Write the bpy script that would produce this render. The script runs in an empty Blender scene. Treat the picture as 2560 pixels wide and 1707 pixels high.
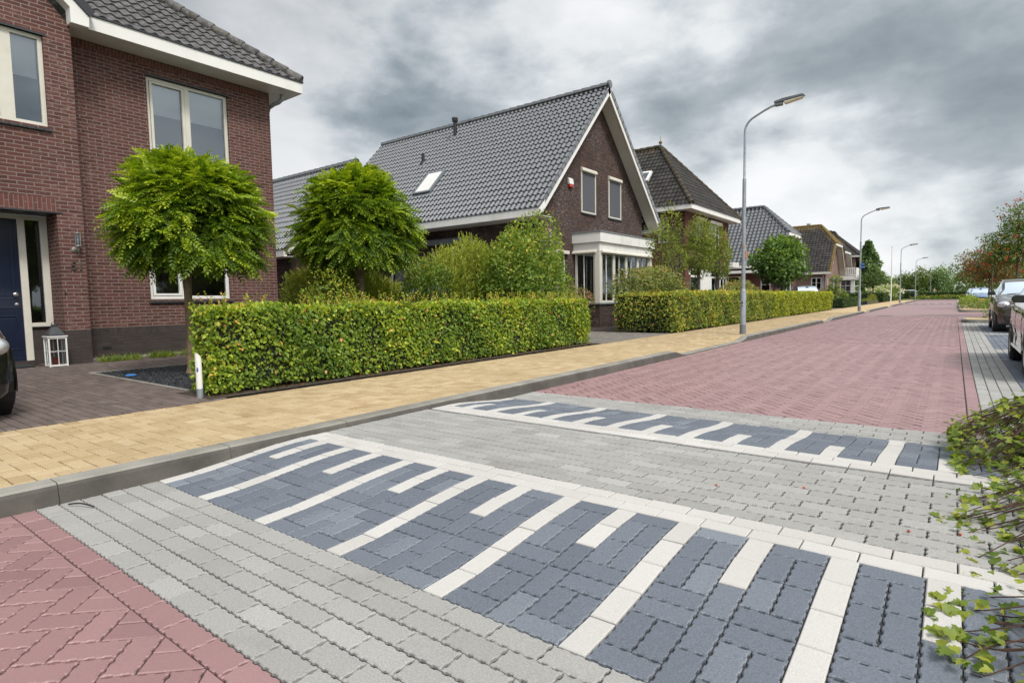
import bpy, bmesh, math, random
import numpy as np
from mathutils import Vector, Matrix

SC = bpy.context.scene
COL = SC.collection
random.seed(7)
EXPO = .47
PI = math.pi

# ------------------------------------------------------------------ objects
WORLD_LOC = {}

def tag(o, label=None, cat=None, group=None, kind=None):
    if label: o['label'] = label
    if cat: o['category'] = cat
    if group: o['group'] = group
    if kind: o['kind'] = kind
    return o

def thing(name, label, cat, loc=(0, 0, 0), group=None):
    o = bpy.data.objects.new(name, None)
    o.empty_display_size = 0.2
    COL.objects.link(o)
    o.location = loc
    WORLD_LOC[o.name] = Vector(loc)
    return tag(o, label, cat, group)

def link_mesh(name, me, mat, parent=None, smooth=False, bevel=0.0, sharp=None):
    """mesh data is in world coordinates relative to the parent's location"""
    o = bpy.data.objects.new(name, me)
    COL.objects.link(o)
    if parent is not None:
        o.parent = parent
        WORLD_LOC[o.name] = WORLD_LOC[parent.name]
    else:
        WORLD_LOC[o.name] = Vector((0, 0, 0))
    if mat is not None and not me.materials:
        me.materials.append(mat)
    if smooth:
        me.polygons.foreach_set('use_smooth', np.ones(len(me.polygons), dtype=bool))
        if sharp:
            try: me.set_sharp_from_angle(angle=math.radians(sharp))
            except Exception: pass
    if bevel > 0:
        b = o.modifiers.new('edge', 'BEVEL')
        b.width = bevel; b.segments = 2; b.limit_method = 'ANGLE'; b.angle_limit = math.radians(40)
    return o

def copy_tree(o, parent=None):
    c = o.copy(); COL.objects.link(c)
    if parent is not None: c.parent = parent
    WORLD_LOC[c.name] = WORLD_LOC.get(o.name, Vector((0, 0, 0)))
    for ch in list(o.children):
        if ch is not c: copy_tree(ch, c)
    return c

class MB:
    """collects shapes and links them as ONE mesh object"""
    def __init__(s): s.v = []; s.f = []; s.t = []; s.m = []
    def add(s, vs, fs, tone=.5, mi=0):
        b = len(s.v)
        s.v += [tuple(p) for p in vs]; s.t += [tone] * len(vs)
        s.f += [tuple(i + b for i in f) for f in fs]; s.m += [mi] * len(fs)
        return s
    def box(s, x0, x1, y0, y1, z0, z1, tone=.5, mi=0):
        v = [(x0,y0,z0),(x1,y0,z0),(x1,y1,z0),(x0,y1,z0),(x0,y0,z1),(x1,y0,z1),(x1,y1,z1),(x0,y1,z1)]
        return s.add(v, [(0,3,2,1),(4,5,6,7),(0,1,5,4),(1,2,6,5),(2,3,7,6),(3,0,4,7)], tone, mi)
    def obox(s, c, ax, ay, az, tone=.5, mi=0):
        """oriented box: centre and three half-axis vectors"""
        c, ax, ay, az = Vector(c), Vector(ax), Vector(ay), Vector(az)
        v = [c + ax*i + ay*j + az*k for k in (-1,1) for (i,j) in ((-1,-1),(1,-1),(1,1),(-1,1))]
        return s.add(v, [(0,3,2,1),(4,5,6,7),(0,1,5,4),(1,2,6,5),(2,3,7,6),(3,0,4,7)], tone, mi)
    def quad(s, a, b, c, d, tone=.5, mi=0): return s.add([a,b,c,d], [(0,1,2,3)], tone, mi)
    def poly(s, pts, tone=.5, mi=0): return s.add(pts, [tuple(range(len(pts)))], tone, mi)
    def prism(s, pts, off, tone=.5, mi=0):
        n = len(pts); off = Vector(off); p = [Vector(q) for q in pts]
        v = p + [q + off for q in p]
        f = [tuple(reversed(range(n))), tuple(range(n, 2*n))] + [(i, (i+1)%n, n+(i+1)%n, n+i) for i in range(n)]
        return s.add(v, f, tone, mi)
    def tube(s, path, rad, n=10, cap=True, tone=.5, mi=0):
        path = [Vector(p) for p in path]
        if not hasattr(rad, '__len__'): rad = [rad]*len(path)
        vs = []; prev = None
        for i, p in enumerate(path):
            a = path[max(i-1,0)]; b = path[min(i+1,len(path)-1)]
            d = (b-a).normalized() if (b-a).length > 1e-9 else Vector((0,0,1))
            if prev is None:
                r = Vector((1,0,0)) if abs(d.x) < .9 else Vector((0,1,0))
                u = (r - d*r.dot(d)).normalized()
            else: u = (prev - d*prev.dot(d)).normalized()
            prev = u; w = d.cross(u)
            for k in range(n):
                t = 2*PI*k/n; vs.append(p + (u*math.cos(t) + w*math.sin(t))*rad[i])
        fs = []
        for i in range(len(path)-1):
            for k in range(n):
                k2 = (k+1)%n; fs.append((i*n+k, i*n+k2, (i+1)*n+k2, (i+1)*n+k))
        if cap: fs += [tuple(reversed(range(n))), tuple((len(path)-1)*n + k for k in range(n))]
        return s.add(vs, fs, tone, mi)
    def lathe(s, prof, c, n=16, tone=.5, mi=0, axis='z'):
        """prof: list of (r, h)"""
        c = Vector(c); vs = []
        for r, h in prof:
            for k in range(n):
                t = 2*PI*k/n; a, b = r*math.cos(t), r*math.sin(t)
                vs.append(c + (Vector((a,b,h)) if axis == 'z' else Vector((h,a,b)) if axis == 'x' else Vector((b,h,a))))
        fs = []
        for i in range(len(prof)-1):
            for k in range(n):
                k2 = (k+1)%n; fs.append((i*n+k, i*n+k2, (i+1)*n+k2, (i+1)*n+k))
        fs += [tuple(reversed(range(n))), tuple((len(prof)-1)*n+k for k in range(n))]
        return s.add(vs, fs, tone, mi)
    def ell(s, c, rx, ry, rz, n=12, m=8, tone=.5, mi=0, jit=0):
        c = Vector(c); vs = []; fs = []
        for i in range(m+1):
            ph = PI*i/m
            for k in range(n):
                t = 2*PI*k/n; j = 1 + (random.uniform(-jit,jit) if jit else 0)
                vs.append(c + Vector((rx*math.sin(ph)*math.cos(t)*j, ry*math.sin(ph)*math.sin(t)*j, rz*math.cos(ph)*j)))
        for i in range(m):
            for k in range(n):
                k2 = (k+1)%n; fs.append((i*n+k, (i+1)*n+k, (i+1)*n+k2, i*n+k2))
        return s.add(vs, fs, tone, mi)
    def build(s, name, mat, parent=None, smooth=False, bevel=0.0, sharp=35, uv=True, swap=False):
        org = WORLD_LOC[parent.name] if parent is not None else Vector((0,0,0))
        me = bpy.data.meshes.new(name)
        me.from_pydata([(p[0]-org.x, p[1]-org.y, p[2]-org.z) for p in s.v], [], s.f)
        mats = mat if isinstance(mat, (list, tuple)) else [mat]
        for q in mats: me.materials.append(q)
        if len(mats) > 1: me.polygons.foreach_set('material_index', s.m)
        a = me.attributes.new('tone', 'FLOAT', 'POINT'); a.data.foreach_set('value', s.t)
        if uv: box_uv(me, org, swap)
        me.update()
        return link_mesh(name, me, None, parent, smooth, bevel, sharp)

def box_uv(me, org, swap=False):
    uvl = me.uv_layers.new(name='UVMap')
    nl = len(me.loops); li = np.zeros(nl, np.int32); me.loops.foreach_get('vertex_index', li)
    co = np.zeros(len(me.vertices)*3); me.vertices.foreach_get('co', co); co = co.reshape(-1,3) + np.array(org)
    npol = len(me.polygons); nr = np.zeros(npol*3); me.polygons.foreach_get('normal', nr); nr = np.abs(nr.reshape(-1,3))
    lt = np.zeros(npol, np.int32); me.polygons.foreach_get('loop_total', lt)
    pl = np.repeat(np.arange(npol), lt)
    # loops are stored polygon by polygon
    n = nr[pl]; c = co[li]
    zdom = (n[:,2] > .85); xdom = (~zdom) & (n[:,0] >= n[:,1])
    u = np.where(zdom, c[:,0], np.where(xdom, c[:,1], c[:,0])); v = np.where(zdom, c[:,1], c[:,2])
    uv = np.stack([v,u] if swap else [u,v], 1).astype(np.float32)
    uvl.data.foreach_set('uv', uv.ravel())

def np_mesh(name, verts, faces, attrs=None, mat=None, parent=None, smooth=False, mats=None, mi=None):
    """verts (n,3) world, faces: (m,k) int array of a single size"""
    org = np.array(WORLD_LOC[parent.name]) if parent is not None else np.zeros(3)
    me = bpy.data.meshes.new(name)
    n = len(verts); me.vertices.add(n); me.vertices.foreach_set('co', (verts-org).astype(np.float32).ravel())
    m, k = faces.shape
    me.loops.add(m*k); me.loops.foreach_set('vertex_index', faces.astype(np.int32).ravel())
    me.polygons.add(m)
    me.polygons.foreach_set('loop_start', np.arange(0, m*k, k, dtype=np.int32))
    try: me.polygons.foreach_set('loop_total', np.full(m, k, np.int32))
    except Exception: pass
    for q in (mats or [mat]): me.materials.append(q)
    if mi is not None: me.polygons.foreach_set('material_index', mi.astype(np.int32))
    for nm, arr in (attrs or {}).items():
        a = me.attributes.new(nm, 'FLOAT', 'POINT'); a.data.foreach_set('value', np.asarray(arr, np.float32))
    me.update(); me.validate()
    return link_mesh(name, me, None, parent, smooth)

# ------------------------------------------------------------------ materials
def new_mat(name):
    m = bpy.data.materials.new(name); m.use_nodes = True
    nt = m.node_tree; nt.nodes.clear()
    out = nt.nodes.new('ShaderNodeOutputMaterial'); b = nt.nodes.new('ShaderNodeBsdfPrincipled')
    nt.links.new(b.outputs[0], out.inputs[0])
    return m, nt, b, out

def N(nt, typ, **kw):
    n = nt.nodes.new(typ)
    for k, v in kw.items():
        if k in n.inputs: n.inputs[k].default_value = v
        else: setattr(n, k, v)
    return n

def mixc(nt, a, b, fac, mode='MIX'):
    n = nt.nodes.new('ShaderNodeMix'); n.data_type = 'RGBA'; n.blend_type = mode
    for sock, val in ((n.inputs[0], fac), (n.inputs[6], a), (n.inputs[7], b)):
        if hasattr(val, 'type') and hasattr(val, 'node'): nt.links.new(val, sock)
        elif isinstance(val, (tuple, list)): sock.default_value = (*val[:3], 1)
        else: sock.default_value = val
    return n.outputs[2]

def math_(nt, op, a, b=None, c=None):
    n = nt.nodes.new('ShaderNodeMath'); n.operation = op
    for i, val in enumerate((a, b, c)):
        if val is None: continue
        if hasattr(val, 'node'): nt.links.new(val, n.inputs[i])
        else: n.inputs[i].default_value = val
    return n.outputs[0]

def ramp(nt, fac, stops):
    r = nt.nodes.new('ShaderNodeValToRGB'); cr = r.color_ramp
    while len(cr.elements) < len(stops): cr.elements.new(.5)
    for e, (p, c) in zip(cr.elements, stops): e.position = p; e.color = (*c, 1)
    nt.links.new(fac, r.inputs[0]); return r.outputs[0]

def noise(nt, scale, detail=4, rough=.55, vec=None, dist=0):
    n = N(nt, 'ShaderNodeTexNoise', Scale=scale, Detail=detail, Roughness=rough, Distortion=dist)
    if vec is not None: nt.links.new(vec, n.inputs['Vector'])
    return n.outputs[0]

def coords(nt, which='Object'): return nt.nodes.new('ShaderNodeTexCoord').outputs[which]
def attr(nt, name): n = nt.nodes.new('ShaderNodeAttribute'); n.attribute_name = name; return n.outputs['Fac']

def bump(nt, b, height, strength=.3, dist=.01):
    n = N(nt, 'ShaderNodeBump', Strength=strength, Distance=dist); nt.links.new(height, n.inputs['Height'])
    nt.links.new(n.outputs[0], b.inputs['Normal'])

def plain(name, col, rough=.5, var=.12, scale=6, metal=0, spec=.5, bmp=0, coat=0, dirt=None, fine=0):
    m, nt, b, o = new_mat(name)
    ob = coords(nt)
    nz = noise(nt, scale, 5, .6, ob)
    lo = tuple(c*(1-var) for c in col); hi = tuple(min(1, c*(1+var)) for c in col)
    c = ramp(nt, nz, [(.3, lo), (.7, hi)])
    if fine:
        f = noise(nt, fine, 3, .6, ob); c = mixc(nt, c, ramp(nt, f, [(.35,(.75,.75,.75)),(.65,(1.2,1.2,1.2))]), .35, 'MULTIPLY')
    if dirt:
        d = noise(nt, scale*.35, 6, .7, ob); dm = ramp(nt, d, [(.52,(0,0,0)),(.72,(1,1,1))])
        c = mixc(nt, c, dirt, math_(nt, 'MULTIPLY', dm, .5))
    nt.links.new(c, b.inputs['Base Color'])
    b.inputs['Roughness'].default_value = rough; b.inputs['Metallic'].default_value = metal
    b.inputs['Specular IOR Level'].default_value = spec
    if coat: b.inputs['Coat Weight'].default_value = coat; b.inputs['Coat Roughness'].default_value = .03
    if bmp: bump(nt, b, noise(nt, scale*8, 4, .6, ob), bmp, .004)
    return m

def brick_mat(name, c1, c2, mortar, bw=.215, rh=.0625, ms=.006, white=.0, whitecol=(.5,.45,.44), dark=None, rough=.85, offset=.5):
    m, nt, b, o = new_mat(name)
    uv = coords(nt, 'UV')
    # a slight waviness so that courses are not ruler straight
    nzv = N(nt, 'ShaderNodeTexNoise', Scale=3.0, Detail=2.0); nt.links.new(uv, nzv.inputs['Vector'])
    sub = N(nt, 'ShaderNodeVectorMath', operation='SUBTRACT'); nt.links.new(nzv.outputs['Color'], sub.inputs[0]); sub.inputs[1].default_value = (.5,.5,.5)
    scl = N(nt, 'ShaderNodeVectorMath', operation='SCALE'); nt.links.new(sub.outputs[0], scl.inputs[0]); scl.inputs['Scale'].default_value = .006
    add = N(nt, 'ShaderNodeVectorMath', operation='ADD'); nt.links.new(uv, add.inputs[0]); nt.links.new(scl.outputs[0], add.inputs[1])
    def bt(a, c, mo):
        t = nt.nodes.new('ShaderNodeTexBrick'); t.offset = offset; t.offset_frequency = 2
        t.inputs['Scale'].default_value = 1; t.inputs['Brick Width'].default_value = bw; t.inputs['Row Height'].default_value = rh
        t.inputs['Mortar Size'].default_value = ms; t.inputs['Mortar Smooth'].default_value = .15; t.inputs['Bias'].default_value = 0
        for k, v in (('Color1', a), ('Color2', c), ('Mortar', mo)): t.inputs[k].default_value = (*v, 1)
        nt.links.new(add.outputs[0], t.inputs['Vector']); return t
    t = bt(c1, c2, mortar); t2 = bt((0,0,0), (1,1,1), (.5,.5,.5))
    col = t.outputs['Color']
    inv = math_(nt, 'SUBTRACT', 1, t.outputs['Fac'])
    fine = noise(nt, 45, 4, .65, uv)
    col = mixc(nt, col, ramp(nt, fine, [(.25,(.62,.62,.62)),(.75,(1.3,1.3,1.3))]), .6, 'MULTIPLY')
    if dark:
        w = math_(nt, 'MULTIPLY', ramp(nt, t2.outputs['Color'], [(.62,(0,0,0)),(.8,(1,1,1))]), inv)
        col = mixc(nt, col, dark, math_(nt, 'MULTIPLY', w, .8))
    if white:
        st = N(nt, 'ShaderNodeMapping'); st.inputs['Scale'].default_value = (5, 16, 1); nt.links.new(uv, st.inputs['Vector'])
        w = ramp(nt, noise(nt, 1.6, 6, .7, st.outputs[0]), [(.5,(0,0,0)),(.66,(1,1,1))])
        big = ramp(nt, noise(nt, .9, 3, .5, uv), [(.35,(0,0,0)),(.65,(1,1,1))])
        col = mixc(nt, col, whitecol, math_(nt, 'MULTIPLY', math_(nt, 'MULTIPLY', math_(nt, 'MULTIPLY', w, big), inv), white))
    pat = noise(nt, .5, 4, .6, uv)
    col = mixc(nt, col, ramp(nt, pat, [(.3,(.82,.82,.82)),(.7,(1.12,1.12,1.12))]), .8, 'MULTIPLY')
    nt.links.new(col, b.inputs['Base Color'])
    b.inputs['Roughness'].default_value = rough; b.inputs['Specular IOR Level'].default_value = .25
    hgt = math_(nt, 'ADD', inv, math_(nt, 'MULTIPLY', fine, .5))
    bump(nt, b, hgt, .7, .008)
    return m

def tone_mat(name, stops, rough=.8, spec=.3, speck=.25, speckscale=160, big=.15, bmp=.25, stain=None, joint=False):
    """colour from the per-piece 'tone' attribute, plus grain"""
    m, nt, b, o = new_mat(name)
    ob = coords(nt)
    c = ramp(nt, attr(nt, 'tone'), stops)
    f = noise(nt, speckscale, 3, .7, ob)
    c = mixc(nt, c, ramp(nt, f, [(.3,(.6,.6,.6)),(.5,(1,1,1)),(.72,(1.45,1.45,1.45))]), speck, 'MULTIPLY')
    g = noise(nt, .9, 5, .6, ob)
    c = mixc(nt, c, ramp(nt, g, [(.3,(.75,.75,.75)),(.7,(1.2,1.2,1.2))]), big*2, 'MULTIPLY')
    if stain:
        s = ramp(nt, noise(nt, 2.3, 6, .7, ob), [(.55,(0,0,0)),(.75,(1,1,1))])
        c = mixc(nt, c, stain, math_(nt, 'MULTIPLY', s, .45))
    nt.links.new(c, b.inputs['Base Color'])
    b.inputs['Roughness'].default_value = rough; b.inputs['Specular IOR Level'].default_value = spec
    if bmp: bump(nt, b, f, bmp, .003)
    return m

def leaf_mat(name, stops, trans=.35, rough=.45, spec=.35):
    m, nt, b, o = new_mat(name)
    c = ramp(nt, attr(nt, 'tone'), stops)
    nt.links.new(c, b.inputs['Base Color'])
    b.inputs['Roughness'].default_value = rough; b.inputs['Specular IOR Level'].default_value = spec
    t = nt.nodes.new('ShaderNodeBsdfTranslucent')
    tc = mixc(nt, c, (1.25, 1.3, .5), 1, 'MULTIPLY'); nt.links.new(tc, t.inputs['Color'])
    mx = nt.nodes.new('ShaderNodeMixShader'); mx.inputs[0].default_value = trans; b.inputs['Specular IOR Level'].default_value = spec
    nt.links.new(b.outputs[0], mx.inputs[1]); nt.links.new(t.outputs[0], mx.inputs[2]); nt.links.new(mx.outputs[0], o.inputs[0])
    return m

def glass_mat(name, tint=(.75,.8,.82), see=.6):
    """window pane: clear glass that shows what is behind it and mirrors the sky"""
    m, nt, b, o = new_mat(name)
    nt.nodes.remove(b)
    tr = N(nt, 'ShaderNodeBsdfTransparent'); tr.inputs[0].default_value = (*tint, 1)
    gl = N(nt, 'ShaderNodeBsdfGlossy'); gl.inputs['Roughness'].default_value = .02; gl.inputs['Color'].default_value = (.82,.92,1,1)
    fr = N(nt, 'ShaderNodeFresnel', IOR=1.52)
    f = math_(nt, 'ADD', math_(nt, 'MULTIPLY', fr.outputs[0], 1.6), 1-see-.25)
    f = math_(nt, 'MINIMUM', f, 1.0)
    wv = noise(nt, 1.3, 2, .5, coords(nt))
    bp = N(nt, 'ShaderNodeBump', Strength=.06, Distance=.02); nt.links.new(wv, bp.inputs['Height']); nt.links.new(bp.outputs[0], gl.inputs['Normal'])
    mx = nt.nodes.new('ShaderNodeMixShader'); nt.links.new(f, mx.inputs[0]); nt.links.new(tr.outputs[0], mx.inputs[1]); nt.links.new(gl.outputs[0], mx.inputs[2])
    nt.links.new(mx.outputs[0], o.inputs[0])
    return m

def tile_mat(name, stops, rough=.35, spec=.5, coat=0, moss=None, weather=None, cior=1.5, crough=.1):
    m, nt, b, o = new_mat(name)
    ob = coords(nt)
    c = ramp(nt, attr(nt, 'tone'), stops)
    f = noise(nt, 60, 4, .7, ob)
    c = mixc(nt, c, ramp(nt, f, [(.3,(.7,.7,.7)),(.7,(1.3,1.3,1.3))]), .5, 'MULTIPLY')
    if weather:
        w = ramp(nt, noise(nt, 9, 6, .75, ob), [(.42,(0,0,0)),(.62,(1,1,1))])
        c = mixc(nt, c, weather, math_(nt, 'MULTIPLY', w, .85))
    if moss:
        a = attr(nt, 'moss'); n2 = noise(nt, 5, 6, .75, ob)
        k = ramp(nt, math_(nt, 'ADD', a, math_(nt, 'MULTIPLY', math_(nt, 'SUBTRACT', n2, .5), 1.2)), [(.42,(0,0,0)),(.75,(1,1,1))])
        c = mixc(nt, c, moss, math_(nt, 'MULTIPLY', k, .62))
    nt.links.new(c, b.inputs['Base Color'])
    b.inputs['Roughness'].default_value = rough; b.inputs['Specular IOR Level'].default_value = spec
    if coat: b.inputs['Coat Weight'].default_value = coat; b.inputs['Coat Roughness'].default_value = crough; b.inputs['Coat IOR'].default_value = cior
    bump(nt, b, f, .15, .004)
    return m

M = {}
M['white'] = plain('white_paint', (.78,.77,.74), .4, .04, 2.5, dirt=(.55,.53,.48))
M['cream'] = plain('cream_paint', (.66,.63,.55), .45, .05, 3, dirt=(.5,.47,.4))
M['soffit'] = plain('soffit_board', (.60,.57,.52), .5, .04, 2)
M['darkmetal'] = plain('dark_metal', (.03,.033,.037), .4, .2, 8)
M['black'] = plain('black_plastic', (.015,.015,.016), .45, .2, 12)
M['rubber'] = plain('tyre_rubber', (.016,.016,.017), .8, .25, 30)
M['zinc'] = plain('galvanised_steel', (.34,.37,.40), .42, .16, 9, metal=.45)
M['numeral'] = plain('bronze_numeral', (.12,.105,.09), .4, .1, 20, metal=.5)
M['steel'] = plain('brushed_steel', (.55,.53,.5), .28, .08, 20, metal=.9)
M['grey'] = plain('grey_board', (.16,.18,.2), .5, .08, 4)
M['screen'] = plain('screen_cloth', (.085,.09,.105), .75, .06, 30, fine=220)
M['blue_door'] = plain('navy_door_paint', (.006,.011,.034), .3, .1, 3, coat=.3)
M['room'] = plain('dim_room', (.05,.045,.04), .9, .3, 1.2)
M['curtain'] = plain('curtain_cloth', (.50,.52,.48), .9, .08, 5)
M['blind'] = plain('roller_blind', (.62,.60,.56), .8, .03, 3)
M['mat'] = plain('door_mat', (.02,.022,.025), .95, .3, 40)
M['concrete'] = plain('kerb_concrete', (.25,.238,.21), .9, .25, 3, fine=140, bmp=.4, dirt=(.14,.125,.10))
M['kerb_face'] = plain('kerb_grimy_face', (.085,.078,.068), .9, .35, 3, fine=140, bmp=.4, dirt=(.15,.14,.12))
M['soil'] = plain('soil', (.055,.042,.032), .95, .4, 6, fine=60, bmp=.8)
M['sand_joint'] = plain('joint_sand', (.042,.042,.045), .95, .4, 12, fine=130, bmp=.5)
M['sand_joint_y'] = plain('joint_sand_brown', (.055,.042,.026), .95, .4, 12, fine=130, bmp=.5)
M['bark'] = plain('bark', (.20,.145,.085), .9, .4, 14, fine=60, bmp=.9, dirt=(.26,.17,.06))
M['bark_grey'] = plain('bark_grey', (.10,.085,.07), .9, .3, 14, fine=60, bmp=.8)
M['twig'] = plain('twig', (.09,.05,.035), .8, .3, 20)
M['lead'] = plain('lead_flashing', (.20,.22,.24), .5, .1, 5)
M['glass'] = glass_mat('window_glass')
M['glass_dark'] = glass_mat('window_glass_clear', (.8,.82,.82), .72)
M['glass_up'] = glass_mat('window_glass_mirroring', (.78,.82,.86), .60)
M['red'] = plain('red_plastic', (.45,.03,.025), .35, .1, 10)
M['orange'] = plain('orange_sticker', (.75,.28,.03), .5, .05, 10)
M['pinkplate'] = plain('faded_plate', (.50,.24,.17), .6, .1, 10)
M['bluesign'] = plain('blue_sign', (.06,.16,.42), .4, .05, 10)
M['brick1'] = brick_mat('brick_red', (.105,.042,.036), (.150,.060,.050), (.235,.19,.16), bw=.225, rh=.066, ms=.0075, white=.85, whitecol=(.30,.20,.19), dark=(.075,.030,.028))
M['brick1s'] = brick_mat('brick_red_soldier', (.13,.048,.042), (.17,.065,.052), (.21,.17,.15), white=.45, whitecol=(.26,.17,.16))
M['plinth1'] = brick_mat('brick_plinth', (.050,.040,.038), (.068,.053,.050), (.060,.053,.050), white=.25, whitecol=(.13,.11,.10))
M['plinth1s'] = brick_mat('brick_plinth_soldier', (.05,.04,.038), (.07,.055,.052), (.060,.053,.050), white=.2, whitecol=(.13,.11,.10))
M['brick2'] = brick_mat('brick_brown', (.050,.031,.027), (.135,.072,.055), (.055,.048,.045), bw=.225, rh=.060, white=1.0, whitecol=(.36,.32,.31), dark=(.035,.028,.027))
M['brick2s'] = brick_mat('brick_brown_soldier', (.06,.037,.032), (.12,.065,.05), (.05,.043,.04), rh=.058, white=.3, whitecol=(.2,.17,.16))
M['brick3'] = brick_mat('brick_dark_red', (.115,.038,.028), (.15,.05,.038), (.13,.105,.09), white=.2)
M['brick5'] = brick_mat('brick_old_pink', (.21,.125,.105), (.26,.155,.13), (.27,.22,.19), white=.4, whitecol=(.36,.29,.27))
M['tile1'] = tile_mat('tile_weathered', [(0,(.035,.034,.035)),(1,(.09,.086,.088))], .7, .3, moss=(.13,.12,.04), weather=(.18,.17,.172))
M['tile2'] = tile_mat('tile_glazed', [(0,(.008,.009,.011)),(1,(.018,.020,.024))], .3, .5, coat=1, cior=2.5, crough=.08)
M['tile3'] = tile_mat('tile_mossy', [(0,(.022,.020,.019)),(1,(.050,.045,.041))], .75, .3, moss=(.17,.125,.035))
M['tile4'] = tile_mat('tile_glazed_grey', [(0,(.025,.027,.033)),(1,(.05,.054,.062))], .28, .6, coat=.9, cior=2.0, crough=.2)
M['tile5'] = tile_mat('tile_old_concrete', [(0,(.026,.024,.023)),(1,(.055,.05,.046))], .8, .25, moss=(.26,.18,.05))
M['pave_grey'] = tone_mat('paver_grey', [(0,(.27,.265,.252)),(.5,(.33,.325,.31)),(1,(.40,.395,.378))], .85, .3, .5, 150, .12, .35, stain=(.19,.18,.16))
M['pave_blue'] = tone_mat('paver_slate', [(0,(.105,.121,.148)),(.5,(.138,.156,.188)),(1,(.25,.275,.31))], .75, .35, .65, 150, .12, .4, stain=(.14,.14,.155))
M['pave_white'] = tone_mat('paver_white', [(0,(.46,.445,.42)),(1,(.57,.555,.53))], .85, .3, .32, 190, .08, .35, stain=(.47,.44,.39))
M['pave_red'] = tone_mat('paver_red', [(0,(.235,.128,.128)),(.5,(.295,.168,.168)),(1,(.355,.212,.212))], .5, .85, .3, 170, .12, .35, stain=(.20,.13,.125))
M['pave_yellow'] = tone_mat('paver_yellow', [(0,(.335,.235,.125)),(.45,(.435,.325,.185)),(1,(.56,.45,.295))], .85, .3, .3, 120, .18, .35, stain=(.40,.31,.2))
M['pave_drive'] = tone_mat('paver_drive', [(0,(.095,.074,.067)),(.5,(.142,.110,.099)),(1,(.19,.155,.14))], .85, .3, .35, 120, .15, .35, stain=(.09,.075,.068))
M['pave_greydrive'] = tone_mat('paver_drive_grey', [(0,(.15,.135,.12)),(.5,(.20,.18,.16)),(1,(.25,.23,.205))], .85, .3, .35, 120, .15, .35)
M['chips'] = tone_mat('slate_chips', [(0,(.014,.015,.018)),(1,(.05,.054,.062))], .7, .4, .3, 90, .1, .3)
M['grass'] = leaf_mat('grass', [(0,(.05,.075,.015)),(1,(.11,.14,.03))], .3)
# ------------------------------------------------------------------ camera, sky, sun
CAM_Z = 1.125
cam = bpy.data.cameras.new('camera'); cam.lens = 20.363; cam.sensor_width = 36; cam.clip_start = .05; cam.clip_end = 6000
co = bpy.data.objects.new('camera', cam); COL.objects.link(co); SC.camera = co
_r = Vector((.7952884, .6059818, -.0173903)); _u = Vector((-.02988752, .06784304, .99724824)); _f = Vector((-.60549409, .79258021, -.07206608))
mw = Matrix(((_r.x,_u.x,-_f.x,0),(_r.y,_u.y,-_f.y,0),(_r.z,_u.z,-_f.z,CAM_Z),(0,0,0,1)))
co.matrix_world = mw

SUN_EL, SUN_AZ = math.radians(52), math.radians(62)      # azimuth measured from +X towards +Y ... see sun_dir
sun_dir = Vector((math.cos(SUN_EL)*.93, math.cos(SUN_EL)*-.36, math.sin(SUN_EL))).normalized()
sl = bpy.data.lights.new('sun', 'SUN'); sl.energy = SUN_E = 1.7; sl.angle = math.radians(12); sl.color = (1, .95, .87)
so = bpy.data.objects.new('sun', sl); COL.objects.link(so); so.location = (0, 0, 60)
so.rotation_euler = (-sun_dir).to_track_quat('-Z', 'Y').to_euler()

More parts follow.
